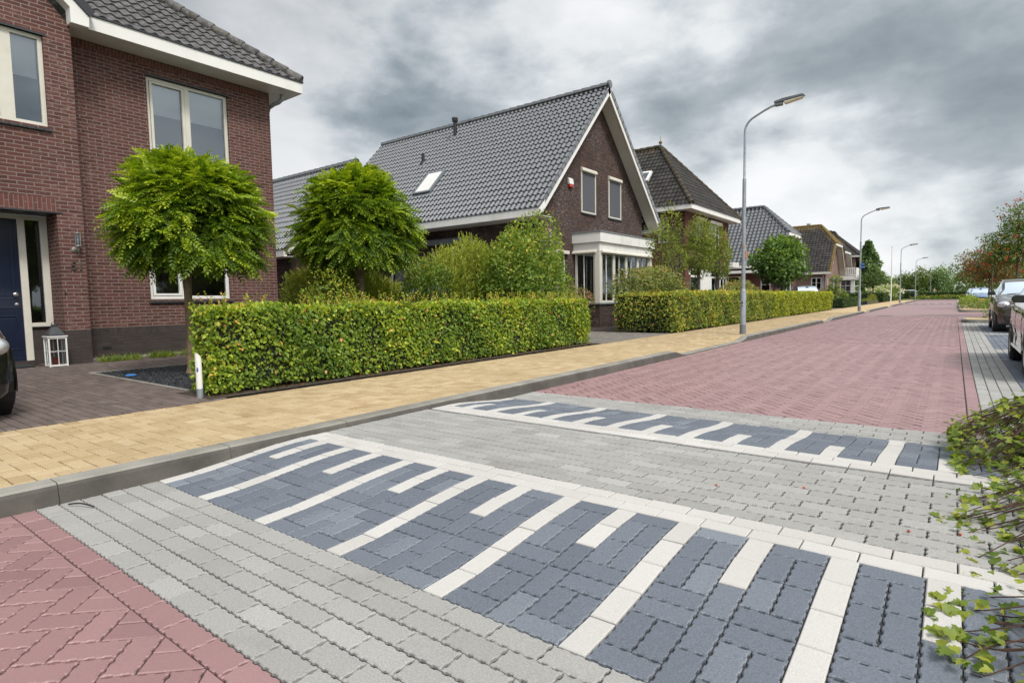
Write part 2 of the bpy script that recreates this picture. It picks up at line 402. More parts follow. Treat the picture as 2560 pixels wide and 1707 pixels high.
def make_world():
    w = bpy.data.worlds.new('World'); SC.world = w; w.use_nodes = True
    nt = w.node_tree; nt.nodes.clear()
    out = nt.nodes.new('ShaderNodeOutputWorld'); bg = nt.nodes.new('ShaderNodeBackground')
    nt.links.new(bg.outputs[0], out.inputs[0]); bg.inputs[1].default_value = .1
    sky = nt.nodes.new('ShaderNodeTexSky'); sky.sky_type = 'NISHITA'; sky.sun_disc = False
    sky.sun_elevation = SUN_EL; sky.sun_rotation = math.atan2(sun_dir.x, sun_dir.y)
    d = coords(nt, 'Generated')
    nrm = N(nt, 'ShaderNodeVectorMath', operation='NORMALIZE'); nt.links.new(d, nrm.inputs[0]); d = nrm.outputs[0]
    sep = nt.nodes.new('ShaderNodeSeparateXYZ'); nt.links.new(d, sep.inputs[0])
    z = 1.0
    com = nt.nodes.new('ShaderNodeCombineXYZ')
    nt.links.new(sep.outputs[0], com.inputs[0]); nt.links.new(sep.outputs[1], com.inputs[1]); nt.links.new(math_(nt, 'MULTIPLY', sep.outputs[2], 1.9), com.inputs[2])
    q = com.outputs[0]
    n1 = N(nt, 'ShaderNodeTexNoise', Scale=4.6, Detail=6, Roughness=.48, Distortion=.15); nt.links.new(q, n1.inputs['Vector'])
    mp = N(nt, 'ShaderNodeMapping'); mp.inputs['Location'].default_value = (3.7, 1.9, 0); mp.inputs['Scale'].default_value = (11, 11, 11); nt.links.new(q, mp.inputs['Vector'])
    n2 = N(nt, 'ShaderNodeTexNoise', Scale=1.0, Detail=6, Roughness=.58, Distortion=.2); nt.links.new(mp.outputs[0], n2.inputs['Vector'])
    v = math_(nt, 'ADD', math_(nt, 'MULTIPLY', math_(nt, 'SUBTRACT', n1.outputs[0], .5), 1.75), math_(nt, 'MULTIPLY', math_(nt, 'SUBTRACT', n2.outputs[0], .5), .7))
    # large cloud banks: (direction, tightness, darkness)
    for dv, k, a in CLOUDS:
        dp = N(nt, 'ShaderNodeVectorMath', operation='DOT_PRODUCT'); nt.links.new(d, dp.inputs[0]); dp.inputs[1].default_value = Vector(dv).normalized()
        g = math_(nt, 'EXPONENT', math_(nt, 'MULTIPLY', math_(nt, 'SUBTRACT', dp.outputs['Value'], 1), k))
        v = math_(nt, 'ADD', v, math_(nt, 'MULTIPLY', g, a))
    v = math_(nt, 'ADD', v, .41)
    v = math_(nt, 'ADD', math_(nt, 'MULTIPLY', v, .66), .12)
    c = ramp(nt, v, [(.16,(7.1,7.2,7.28)),(.35,(6.2,6.4,6.52)),(.475,(4.8,5.12,5.35)),(.60,(3.4,3.75,4.0)),(.76,(2.5,2.85,3.1)),(1,(1.7,2.0,2.25))])
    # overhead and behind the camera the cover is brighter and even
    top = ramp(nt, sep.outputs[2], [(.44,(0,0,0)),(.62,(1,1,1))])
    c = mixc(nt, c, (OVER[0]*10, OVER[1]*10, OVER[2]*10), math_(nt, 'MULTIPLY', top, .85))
    # added out-of-view glow near the sun and dark patch at left, shaping roof-tile reflections
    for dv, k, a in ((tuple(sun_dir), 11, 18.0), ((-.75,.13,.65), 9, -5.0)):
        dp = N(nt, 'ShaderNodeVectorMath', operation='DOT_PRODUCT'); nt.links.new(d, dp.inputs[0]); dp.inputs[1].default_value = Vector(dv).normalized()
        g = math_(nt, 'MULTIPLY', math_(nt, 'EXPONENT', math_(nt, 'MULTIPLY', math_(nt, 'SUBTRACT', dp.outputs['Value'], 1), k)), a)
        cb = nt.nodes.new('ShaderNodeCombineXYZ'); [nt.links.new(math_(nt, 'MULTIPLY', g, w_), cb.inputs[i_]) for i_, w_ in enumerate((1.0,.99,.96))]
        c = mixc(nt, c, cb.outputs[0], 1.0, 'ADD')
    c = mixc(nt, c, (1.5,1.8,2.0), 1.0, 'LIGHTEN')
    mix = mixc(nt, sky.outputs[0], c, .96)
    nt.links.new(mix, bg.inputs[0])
OVER = (.66, .69, .72)
CLOUDS = [((-.075,.962,.262), 60, .36), ((-.34,.88,.335), 70, .22), ((-.663,.679,.317), 75, .26), ((-.30,.931,.21), 420, .22), ((.033,.981,.189), 260, .16),
          ((-.1,.93,.36), 90, .12), ((-.127,.984,.115), 120, -.42), ((-.30,.94,.13), 160, -.35), ((-.469,.796,.37), 240, -.22), ((-.786,.527,.324), 160, -.2), ((-.84,.5,.19), 200, -.25),
          ((-.784,.568,.248), 500, .2), ((-.68,.608,.42), 160, .06)]

# ------------------------------------------------------------------ terrain profile of the carriageway
T = .075
def sstep(t): t = max(0, min(1, t)); return t*t*(3-2*t)
def road_z(x, y): return T*(sstep((y-1.53)/1.04) - sstep((y-4.20)/1.02))
KERB_F, KERB_B, WALK = -4.06, -4.225, .115
DROPS = [(10.3, 15.0), (25.2, 27.6), (38.4, 41.3), (52.8, 57.3), (69.8, 73)]
def kerb_h(y):
    h = 1.0
    for a, b in DROPS:
        h = min(h, max(0, 1 - min((y-a)/.45, (b-y)/.45)) if a < y < b else 1)
    return .025 + .095*h
def walk_z(x, y):
    t = max(0, min(1, (KERB_B - x)/.9)); return kerb_h(y)*(1-t) + WALK*t

# ------------------------------------------------------------------ paving stones
def notch_poly(l, w, gap=.0024, nub=.0048):
    """block outline with small spacer nibs, counter-clockwise, centred"""
    def side(n, ln):
        pts = []; step = ln/n
        for i in range(n):
            a = i*step; pts += [(a+step*.20, 0), (a+step*.32, nub), (a+step*.68, nub), (a+step*.80, 0)]
        return [(0, 0)] + pts
    a, b = l/2-gap, w/2-gap; P = []
    for (x, d) in side(4, 2*a): P.append((-a+x, -b+d))
    for (x, d) in side(2, 2*b): P.append((a-d, -b+x))
    for (x, d) in side(4, 2*a): P.append((a-x, b-d))
    for (x, d) in side(2, 2*b): P.append((-a+d, b-x))
    return P
NOTCH = notch_poly(.21, .105)
def rect_poly(l, w, gap=.0036): a, b = l/2-gap, w/2-gap; return [(-a,-b),(a,-b),(a,b),(-a,b)]

def clip_poly(P, x0, x1, y0, y1):
    def cut(P, ins, inter):
        out = []
        for i in range(len(P)):
            a, b = P[i-1], P[i]; ia, ib = ins(a), ins(b)
            if ia != ib: out.append(inter(a, b))
            if ib: out.append(b)
        return out
    ix = lambda X: (lambda a, b: (X, a[1]+(b[1]-a[1])*(X-a[0])/(b[0]-a[0])))
    iy = lambda Y: (lambda a, b: (a[0]+(b[0]-a[0])*(Y-a[1])/(b[1]-a[1]), Y))
    for ins, it in ((lambda p: p[0] >= x0, ix(x0)), (lambda p: p[0] <= x1, ix(x1)), (lambda p: p[1] >= y0, iy(y0)), (lambda p: p[1] <= y1, iy(y1))):
        if len(P) < 3: return []
        P = cut(P, ins, it)
    return P
def area(P): return .5*sum(P[i-1][0]*P[i][1]-P[i][0]*P[i-1][1] for i in range(len(P)))

class Pave:
    def __init__(s, zf, near=8.5, mid=15, rim=.10): s.rim = rim; s.zf = zf; s.v = []; s.f = []; s.t = []; s.near = near; s.mid = mid
    def brick(s, cx, cy, l=.21, w=.105, ang=0, clip=None, tone=None, plainedge=False):
        dist = math.hypot(cx, cy); ca, sa = math.cos(ang), math.sin(ang)
        near = dist < s.near and abs(l-.21) < .002 and abs(w-.105) < .002 and not plainedge
        base = NOTCH if near else rect_poly(l, w, .0028 if plainedge else .0036)
        P = [(cx+x*ca-y*sa, cy+x*sa+y*ca) for x, y in base]
        if clip:
            R_ = [(cx+x*ca-y*sa, cy+x*sa+y*ca) for x, y in rect_poly(l, w)]
            if not all(clip[0]-.001 <= x <= clip[1]+.001 and clip[2]-.001 <= y <= clip[3]+.001 for x, y in R_):
                P = clip_poly(R_, clip[0]+.0025, clip[1]-.0025, clip[2]+.0025, clip[3]-.0025)
                Q = []                                     # drop doubled corners
                for p in P:
                    if not Q or math.dist(p, Q[-1]) > .003: Q.append(p)
                if len(Q) > 2 and math.dist(Q[0], Q[-1]) <= .003: Q.pop()
                P = Q
                if len(P) < 3 or area(P) < .0012: return
        tone = random.gauss(.45, .14) if tone is None else tone
        n = len(P); dz = random.uniform(-.0016, .0016); tx, ty = random.uniform(-.012,.012), random.uniform(-.012,.012)
        zz = lambda x, y: s.zf(x, y) + dz + (x-cx)*tx + (y-cy)*ty
        b = len(s.v)
        if dist > s.mid:
            s.v += [(x, y, zz(x,y)) for x, y in P] + [(x, y, zz(x,y)-.008) for x, y in P]
            s.f.append(tuple(range(b, b+n))); s.f += [(b+i, b+n+i, b+n+(i+1)%n, b+(i+1)%n) for i in range(n)]
            s.t += [tone]*(2*n); return
        ins = .0035
        I = []
        for i in range(n):
            a, p, c = P[i-1], P[i], P[(i+1)%n]
            d1 = (p[0]-a[0], p[1]-a[1]); d2 = (c[0]-p[0], c[1]-p[1])
            l1 = math.hypot(*d1) or 1e-9; l2 = math.hypot(*d2) or 1e-9
            nx, ny = -d1[1]/l1-d2[1]/l2, d1[0]/l1+d2[0]/l2; ln = math.hypot(nx, ny) or 1e-9
            k = min(ins/max(.55, ln/2), .006)
            I.append((p[0]+nx/ln*k, p[1]+ny/ln*k))
        s.v += [(x, y, zz(x,y)) for x, y in I] + [(x, y, zz(x,y)-.0038) for x, y in P] + [(x, y, zz(x,y)-.016) for x, y in P]
        s.f.append(tuple(range(b, b+n)))
        for r in (0, n): s.f += [(b+r+i, b+r+n+i, b+r+n+(i+1)%n, b+r+(i+1)%n) for i in range(n)]
        s.t += [tone]*n + [tone+s.rim]*n + [tone]*n
    def stretcher(s, x0, x1, y0, y1, along='x', l=.21, w=.105, first=0):
        clip = (x0, x1, y0, y1)
        if along == 'x':
            for j in range(int(round((y1-y0)/w))):
                off = (l/2 if (j+first) % 2 else 0)
                for i in range(-1, int((x1-x0)/l)+2): s.brick(x0+i*l+off+l/2, y0+j*w+w/2, l, w, 0, clip)
        else:
            for j in range(int(round((x1-x0)/w))):
                off = (l/2 if (j+first) % 2 else 0)
                for i in range(-1, int((y1-y0)/l)+2): s.brick(x0+j*w+w/2, y0+i*l+off+l/2, l, w, PI/2, clip)
    def herring(s, x0, x1, y0, y1, ang=0, l=.21):
        w = l/2; clip = (x0, x1, y0, y1); cx, cy = (x0+x1)/2, (y0+y1)/2; ca, sa = math.cos(ang), math.sin(ang)
        R_ = math.hypot(x1-x0, y1-y0)/2 + l; n = int(R_/w)+2
        for i in range(-n, n):
            for j in range(-n, n):
                d = (i-j) % 4
                if d == 0: px, py, a = (i+1)*w, (j+.5)*w, 0
                elif d == 3: px, py, a = (i+.5)*w, (j+1)*w, PI/2
                else: continue
                X, Y = cx+px*ca-py*sa, cy+px*sa+py*ca
                if x0-l < X < x1+l and y0-l < Y < y1+l: s.brick(X, Y, l, w, a+ang, clip)
    def build(s, name, mat):
        me = bpy.data.meshes.new(name); me.from_pydata(s.v, [], s.f); me.materials.append(mat)
        a = me.attributes.new('tone', 'FLOAT', 'POINT'); a.data.foreach_set('value', s.t); me.update()
        o = link_mesh(name, me, None); o['kind'] = 'structure'; return o

def strip(name, x0, x1, y0, y1, zf, mat, nx=1, ny=1, dz=0):
    mb = MB(); xs = [x0+(x1-x0)*i/nx for i in range(nx+1)]; ys = [y0+(y1-y0)*i/ny for i in range(ny+1)]
    vs = [(x, y, zf(x,y)+dz) for y in ys for x in xs]
    fs = [(j*(nx+1)+i, j*(nx+1)+i+1, (j+1)*(nx+1)+i+1, (j+1)*(nx+1)+i) for j in range(ny) for i in range(nx)]
    mb.add(vs, fs); o = mb.build(name, mat); o['kind'] = 'structure'; return o

def build_ground():
    gm, nt, b, o = new_mat('land')
    ob = coords(nt)
    c = ramp(nt, noise(nt, .15, 6, .6, ob), [(.3,(.05,.075,.02)),(.7,(.085,.11,.03))])
    c = mixc(nt, c, ramp(nt, noise(nt, 14, 4, .7, ob), [(.3,(.6,.6,.6)),(.7,(1.3,1.3,1.3))]), .8, 'MULTIPLY')
    nt.links.new(c, b.inputs['Base Color']); b.inputs['Roughness'].default_value = .95
    mb = MB(); mb.quad((-3000,-3000,-.06),(3000,-3000,-.06),(3000,3000,-.06),(-3000,3000,-.06)); mb.build('ground', gm)['kind'] = 'structure'
    # carriageway bed (joint sand) following the hump, then blocks on top
    strip('road_bed', -4.1, 3.2, -2, 34, lambda x, y: road_z(x, y)-.012, M['sand_joint'], 1, 360)
    # far carriageway is too fine for single blocks
    rm, nt, b, o = new_mat('road_far')
    ob = coords(nt); mp = N(nt, 'ShaderNodeMapping'); mp.inputs['Scale'].default_value = (2.0, 9.5, 1); nt.links.new(ob, mp.inputs['Vector'])
    c = ramp(nt, noise(nt, 1.1, 5, .7, mp.outputs[0]), [(.3,(.265,.155,.157)),(.7,(.32,.192,.194))])
    nt.links.new(c, b.inputs['Base Color']); b.inputs['Roughness'].default_value = .5; b.inputs['Specular IOR Level'].default_value = .85
    strip('road', -4.1, .23, 33.9, 102.4, lambda x, y: -.004, rm)
    strip('side_road', .2, 14, 28.6, 41.2, lambda x, y: -.008, rm)
    # red fields
    p = Pave(road_z); p.herring(-4.055, .12, -.4, .785, PI/4)
    x = -4.055
    for i in range(20): p.brick(-4.055+.21*i+.105, .8375, clip=(-4.055, .12, .78, .9))
    p.herring(-4.055, .12, 5.72, 34, PI/4)
    for i in range(0, 137): p.brick(.177, 5.72+.21*i+.105, .21, .105, PI/2)
    p.build('red_carriageway', M['pave_red'])
    # grey fields
    p = Pave(road_z); p.stretcher(-4.055, .65, .89, 1.52); p.stretcher(-4.055, .65, 2.78, 3.98, l=.21); p.stretcher(-4.055, .65, 5.195, 5.72, first=1)
    p.stretcher(.23, .65, 5.72, 26.6, 'y'); p.stretcher(.12, .65, -.4, .93, 'y')
    for (a, b_) in ((13.8, 14.6), (19.5, 20.1), (25, 26.6)): p.stretcher(.65, 2.9, a, b_, 'y')
    p.build('grey_paving', M['pave_grey'])
    # parking bays
    p = Pave(road_z, rim=.30)
    for a, b_ in ((5.72, 13.8), (14.6, 19.5), (20.1, 25)): p.stretcher(.65, 2.9, a, b_, 'y')
    pw = Pave(road_z); pb = p
    def ramp_field(y0, sgn):
        """y0: table edge, sgn -1 front, +1 back; unit of one long stripe, dark blocks, short stripe, dark blocks"""
        def put(P, x, t0, t1, w, along):                   # block from t0..t1 below the edge, x left
            yc = y0 + sgn*(t0+t1)/2
            tn = random.gauss(.45, .12)
            if along: P.brick(x+w/2, yc, t1-t0, w, PI/2, tone=tn, plainedge=P is pw, clip=(-3.955, .65, -9, 99))
            else: P.brick(x+w/2, yc, w, t1-t0, 0, tone=tn, plainedge=P is pw, clip=(-3.955, .65, -9, 99))
        def pair(x):
            for t0, t1, al in ((0,.105,0),(.105,.315,1),(.315,.525,1),(.525,.63,0),(.63,.735,0),(.735,.945,1),(.945,1.05,0)):
                if al: put(pb, x, t0, t1, .105, 1); put(pb, x+.105, t0, t1, .105, 1)
                else: put(pb, x, t0, t1, .21, 0)
        for k in range(-1, 6):
            x = -.998-.63*k
            if k < 5:
                for i in range(5): put(pw, x, .21*i, .21*i+.21, .105, 1)
            pair(x+.105)
            for i in range(5): put(pw if i < 2 else pb, x+.315, .21*i, .21*i+.21, .105, 1)
            pair(x+.42)
        for i in range(5): put(pw, .262, .21*i, .21*i+.21, .105, 1); pw_side = y0+sgn*(.21*i+.105); pw.brick(-4.007, pw_side, .21, .098, PI/2, plainedge=True)
        pair(.367)
    ramp_field(2.57, -1); ramp_field(4.19, 1)
    for y, o_ in ((2.6225, 0), (2.7275, .105), (4.0325, 0), (4.1375, .105)):
        for i in range(-1, 23): pw.brick(-4.055+.21*i+.105+o_, y, clip=(-4.055, .65, y-.06, y+.06), plainedge=True)
    pw.build('white_paving', M['pave_white']); pb.build('slate_paving', M['pave_blue'])
    # footway
    strip('footway_bed', -6.2, KERB_B, -3, 36, lambda x, y: walk_z(x, y)-.012, M['sand_joint_y'], 6, 400)
    p = Pave(walk_z, near=7.5, mid=13); p.herring(-6.18, KERB_B, -.5, 36, 0); p.build('footway', M['pave_yellow'])
    ym, nt, b, o = new_mat('footway_far')
    c = ramp(nt, noise(nt, 3, 5, .7, coords(nt)), [(.3,(.44,.31,.16)),(.7,(.56,.42,.24))]); nt.links.new(c, b.inputs['Base Color']); b.inputs['Roughness'].default_value = .85
    strip('footway_beyond', -6.2, KERB_B, 35.9, 104, lambda x, y: walk_z(x, y)-.002, ym, 6, 300)
    # kerb in one-metre stones
    mb = MB(); y = -2.0
    while y < 103:
        n = 6; L = 1.0 if y < 40 else 2.0; prof = []
        for i in range(n+1):
            yy = y + .003 + (L-.006)*i/n; h = kerb_h(yy); b0 = road_z(0, yy)-.06
            prof.append([(KERB_F+.020, yy, b0), (KERB_F-.002, yy, h-.030), (KERB_F-.012, yy, h-.010), (KERB_F-.034, yy, h), (KERB_B+.004, yy, h+.001), (KERB_B+.004, yy, b0)])
        vs = [q for r in prof for q in r]
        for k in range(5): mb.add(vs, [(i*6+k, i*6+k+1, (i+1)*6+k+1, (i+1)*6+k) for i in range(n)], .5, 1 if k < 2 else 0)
        mb.add(vs, [tuple(range(6)), tuple(reversed(range(n*6, n*6+6)))]); y += L
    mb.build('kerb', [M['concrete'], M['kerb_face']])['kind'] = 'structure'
    # left: gardens and drives
    strip('garden_soil', -60, -6.19, -12, 140, lambda x, y: .098, M['soil'])
    p = Pave(lambda x, y: .12, near=3, mid=9); p.stretcher(-12.4, -6.19, -1.0, 3.05, 'x', .21, .085); p.stretcher(-13.0, -10.55, 3.05, 7.6, 'x', .21, .085); p.build('driveway', M['pave_drive'])
    strip('driveway_bed', -13.2, -6.19, -6, 8.2, lambda x, y: .107, M['sand_joint_y'])
    strip('driveway_bed', -26, -6.19, 11.4, 15.35, lambda x, y: .107, M['sand_joint_y'])
    p = Pave(lambda x, y: .12, near=3, mid=9); p.stretcher(-13, -6.19, 11.4, 15.35, 'y', .21, .105); p.build('driveway', M['pave_greydrive'])
    strip('driveway', -22, -6.19, 26.7, 30.0, lambda x, y: .112, M['pave_greydrive']); strip('driveway', -22, -6.19, 41.9, 46.6, lambda x, y: .112, M['pave_greydrive'])
    strip('lawn', -22, -4.3, 96, 118, lambda x, y: .125, M['grass']); strip('verge_lawn', -4.3, 40, 103.2, 118, lambda x, y: .11, M['grass'])
    # gravel bed edging
    mb = MB(); mb.box(-10.5, -7.2, 3.05, 3.10, .09, .128); mb.box(-10.5, -10.45, 3.10, 8.0, .09, .128); mb.build('bed_edging', M['concrete'], bevel=.004)['kind'] = 'structure'
    strip('bed_soil', -10.45, -7.2, 3.10, 8.0, lambda x, y: .108, M['chips'])
    vs = []; fs = []; tn = []
    for i in range(9000):
        x = -7.3 - 3.1*random.random(); y = 3.12 + 3.2*random.random()**1.3
        s_ = random.uniform(.008, .02); c = Vector((x, y, .11+random.uniform(0,.008)))
        R_ = Matrix.Rotation(random.uniform(0,6.28), 3, 'Z') @ Matrix.Rotation(random.uniform(-.6,.6), 3, 'X')
        b_ = len(vs); h = .35
        for px, py, pz in ((-1,-.7,0),(.8,-.9,0),(1,.6,0),(-.5,.9,0),(-.5,-.3,h),(.5,-.4,h*1.2),(.5,.4,h),(-.3,.4,h)):
            vs.append(c + R_ @ Vector((px,py,pz))*s_)
        fs += [(b_+4,b_+5,b_+6,b_+7),(b_,b_+1,b_+5,b_+4),(b_+1,b_+2,b_+6,b_+5),(b_+2,b_+3,b_+7,b_+6),(b_+3,b_,b_+4,b_+7)]; tn += [random.random()]*8
    np_mesh('gravel', np.array([tuple(v) for v in vs]), np.array(fs), {'tone': tn}, M['chips'])['kind'] = 'stuff'
    # right: parking islands with kerbs
    def island(x0, x1, y0, y1, name):
        mb = MB(); r = .35; pts = []
        for (cx_, cy_, a0) in ((x0+r, y0+r, PI), (x1-r, y0+r, 1.5*PI), (x1-r, y1-r, 0), (x0+r, y1-r, .5*PI)):
            for i in range(7): a = a0 + PI/2*i/6; pts.append((cx_+r*math.cos(a), cy_+r*math.sin(a)))
        n = len(pts); cx_, cy_ = (x0+x1)/2, (y0+y1)/2
        def inner(p, d): v = Vector((cx_-p[0], cy_-p[1])); 
        rings = [[(x, y, -.05) for x, y in pts], [(x, y, .10) for x, y in pts]]
        ip = []
        for i, (x, y) in enumerate(pts):
            a, c = pts[i-1], pts[(i+1) % n]; dx, dy = c[0]-a[0], c[1]-a[1]; l = math.hypot(dx, dy); ip.append((x-dy/l*.13, y+dx/l*.13))
        rings += [[(x*.985+ix*.015, y*.985+iy*.015, .115) for (x, y), (ix, iy) in zip(pts, ip)], [(x, y, .12) for x, y in ip], [(x, y, .09) for x, y in ip]]
        vs = [q for r_ in rings for q in r_]; fs = [(k*n+i, k*n+(i+1)%n, (k+1)*n+(i+1)%n, (k+1)*n+i) for k in range(4) for i in range(n)]
        mb.add(vs, fs); mb.build(name+'_kerb', M['concrete'])['kind'] = 'structure'
        mb = MB(); mb.poly([(x, y, .105) for x, y in ip]); mb.build(name+'_paving', ym)['kind'] = 'structure'
    island(.24, 9, 26.7, 29.4, 'island'); island(.24, 9, 40.9, 62, 'parking_island')
    strip('parking_far', .23, 9, 62, 102, lambda x, y: -.006, M['pave_grey'])
    mb = MB(); mb.box(-4.4, 9, 102.4, 102.55, -.05, .12); mb.box(.2, .26, 62.2, 102.4, -.05, .02); mb.build('end_kerb', M['concrete'])['kind'] = 'structure'
    # far speed table: dark band with white teeth
    mb = MB(); mb.box(-4.06, .1, 66.2, 67.6, -.03, .03, .3); mb.build('far_hump', M['pave_blue'])['kind'] = 'structure'
    mb = MB(); 
    for i in range(7): mb.box(-3.95+.63*i, -3.73+.63*i, 66.25, 67.5, .03, .036)
    mb.box(-4.06, .1, 67.6, 67.9, -.03, .032); mb.build('far_hump_marking', M['pave_white'])['kind'] = 'structure'
    # manhole cover
    mb = MB(); mb.lathe([(.36,-.02),(.36,.001),(.33,.004),(.33,.001),(.02,.001)], (-2.75,34.3,0), 28); mh = mb.build('manhole_cover', M['darkmetal'])
    tag(mh, 'dark round manhole cover set flush in the red road', 'manhole cover')
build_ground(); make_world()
# ------------------------------------------------------------------ house building kit
def clip_half(P, f):
    """P list of (u,z); keep where f(p) >= 0 (f linear)"""
    out = []
    for i in range(len(P)):
        a, b = P[i-1], P[i]; fa, fb = f(a), f(b)
        if (fa >= 0) != (fb >= 0): t = fa/(fa-fb); out.append((a[0]+(b[0]-a[0])*t, a[1]+(b[1]-a[1])*t))
        if fb >= 0: out.append(b)
    return out

class Face:
    """a wall face: origin O, horizontal direction U, outward normal W"""
    def __init__(s, O, U, W): s.O, s.U, s.W = Vector(O), Vector(U), Vector(W)
    def p(s, u, z, d=0): return s.O + s.U*u + Vector((0,0,z)) + s.W*d
    def panel(s, mb, outline, openings=(), reveal=.12):
        us = sorted({p[0] for p in outline} | {q for o in openings for q in o[:2]}); zs = sorted({p[1] for p in outline} | {q for o in openings for q in o[2:4]})
        if sum(outline[i-1][0]*outline[i][1]-outline[i][0]*outline[i-1][1] for i in range(len(outline))) < 0: outline = outline[::-1]
        for a, b in zip(us, us[1:]):
            for c, d in zip(zs, zs[1:]):
                um, zm = (a+b)/2, (c+d)/2
                if any(o[0] < um < o[1] and o[2] < zm < o[3] for o in openings): continue
                P = [(a,c),(b,c),(b,d),(a,d)]
                for i in range(len(outline)):
                    if not P: break
                    p, q = outline[i-1], outline[i]
                    P = clip_half(P, lambda r, p=p, q=q: (q[0]-p[0])*(r[1]-p[1])-(q[1]-p[1])*(r[0]-p[0]) + 1e-9)
                if len(P) >= 3: mb.poly([s.p(*r) for r in P])
        for o in openings:
            a, b, c, d = o[:4]; r = o[4] if len(o) > 4 else reveal
            for (u1, z1), (u2, z2) in (((a,c),(b,c)),((b,c),(b,d)),((b,d),(a,d)),((a,d),(a,c)))[1 if len(o) > 5 else 0:]:
                mb.quad(s.p(u1,z1), s.p(u2,z2), s.p(u2,z2,-r), s.p(u1,z1,-r))
    def bar(s, mb, u0, u1, z0, z1, d0, d1, tone=.5, mi=0):
        c = s.p((u0+u1)/2, (z0+z1)/2, (d0+d1)/2)
        mb.obox(c, s.U*((u1-u0)/2), s.W*((d1-d0)/2), Vector((0,0,(z1-z0)/2)), tone, mi)

def window(par, F, u0, u1, z0, z1, inset=.09, cols=None, rows=None, fw=.065, mat='white', glass='glass', blind=0, curtain=None, room=True, sill=None, thin=.03, name='window', casement=False, lintel=None):
    """frame with its panes, sill, blind, curtain and the dim room behind"""
    mb = MB(); d0, d1 = -inset-.07, -inset
    F.bar(mb, u0, u0+fw, z0, z1, d0, d1); F.bar(mb, u1-fw, u1, z0, z1, d0, d1)
    F.bar(mb, u0+fw, u1-fw, z0, z0+fw, d0, d1); F.bar(mb, u0+fw, u1-fw, z1-fw, z1, d0, d1)
    for c in (cols or []):
        c_, w_ = c if isinstance(c, tuple) else (c, fw); F.bar(mb, c_-w_/2, c_+w_/2, z0+fw, z1-fw, d0, d1-.003)
    for r in (rows or []): F.bar(mb, u0+fw, u1-fw, r-thin/2, r+thin/2, d0+.01, d1-.006)
    if casement:                                            # an opening light inside the first bay
        c_, w_ = cols[0] if isinstance(cols[0], tuple) else (cols[0], fw); a, b = u0+fw+.008, c_-w_/2-.008; k = .05
        for q in ((a,a+k,z0+fw+.008,z1-fw-.008),(b-k,b,z0+fw+.008,z1-fw-.008),(a+k,b-k,z0+fw+.008,z0+fw+k),(a+k,b-k,z1-fw-k,z1-fw-.008)): F.bar(mb, *q, d0+.01, d1+.012)
    w = mb.build(name, M[mat], par, bevel=.004)
    g = MB(); g.quad(F.p(u0+fw-.01, z0+fw-.01, d0+.03), F.p(u1-fw+.01, z0+fw-.01, d0+.03), F.p(u1-fw+.01, z1-fw+.01, d0+.03), F.p(u0+fw-.01, z1-fw+.01, d0+.03)); g.build('pane', M[glass], w)
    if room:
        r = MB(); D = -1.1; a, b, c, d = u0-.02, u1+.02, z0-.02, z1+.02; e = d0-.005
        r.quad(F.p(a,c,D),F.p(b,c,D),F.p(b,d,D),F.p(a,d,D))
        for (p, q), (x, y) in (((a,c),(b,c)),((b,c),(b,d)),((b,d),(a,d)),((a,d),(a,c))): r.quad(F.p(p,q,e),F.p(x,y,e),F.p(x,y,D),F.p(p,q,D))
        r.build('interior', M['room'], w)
    if blind:
        b = MB(); F.bar(b, u0+fw+.01, u1-fw-.01, z1-fw-blind*(z1-z0), z1-fw, d0-.05, d0-.04); b.build('blind', M['blind'], w)
    if curtain:
        for (c0, c1) in curtain:
            n = max(6, int((c1-c0)/.035)); vs = []; fs = []
            for i in range(n+1):
                u = c0+(c1-c0)*i/n; d = d0-.12+.035*math.sin(i*1.9)+random.uniform(-.006,.006)
                vs += [F.p(u, z0+.03, d), F.p(u, z1-.05, d)]
                if i: fs.append((2*i-2, 2*i, 2*i+1, 2*i-1))
            MB().add(vs, fs).build('curtain', M['curtain'], w, smooth=True)
    if sill:
        b = MB(); n = max(3, int((u1-u0)/.105))
        if sill == 'tile':
            for i in range(n):
                a = u0-.04+(u1-u0+.08)*i/n; c = u0-.04+(u1-u0+.08)*(i+1)/n
                b.prism([F.p(a+.004, z0-.005, -.1), F.p(a+.004, z0-.05, .045), F.p(a+.004, z0-.085, .045), F.p(a+.004, z0-.06, -.1)], F.U*(c-a-.008))
            b.build('sill', M['darkmetal'], w, bevel=.004)
        else:
            F.bar(b, u0-.03, u1+.03, z0-.045, z0-.002, -.1, .04); b.build('sill', M[sill], w, bevel=.004)
    if lintel:
        b = MB(); F.bar(b, u0-.03, u1+.04, z1, z1+.035, -.1, .012); b.build('lintel', M[lintel], w)
    return w

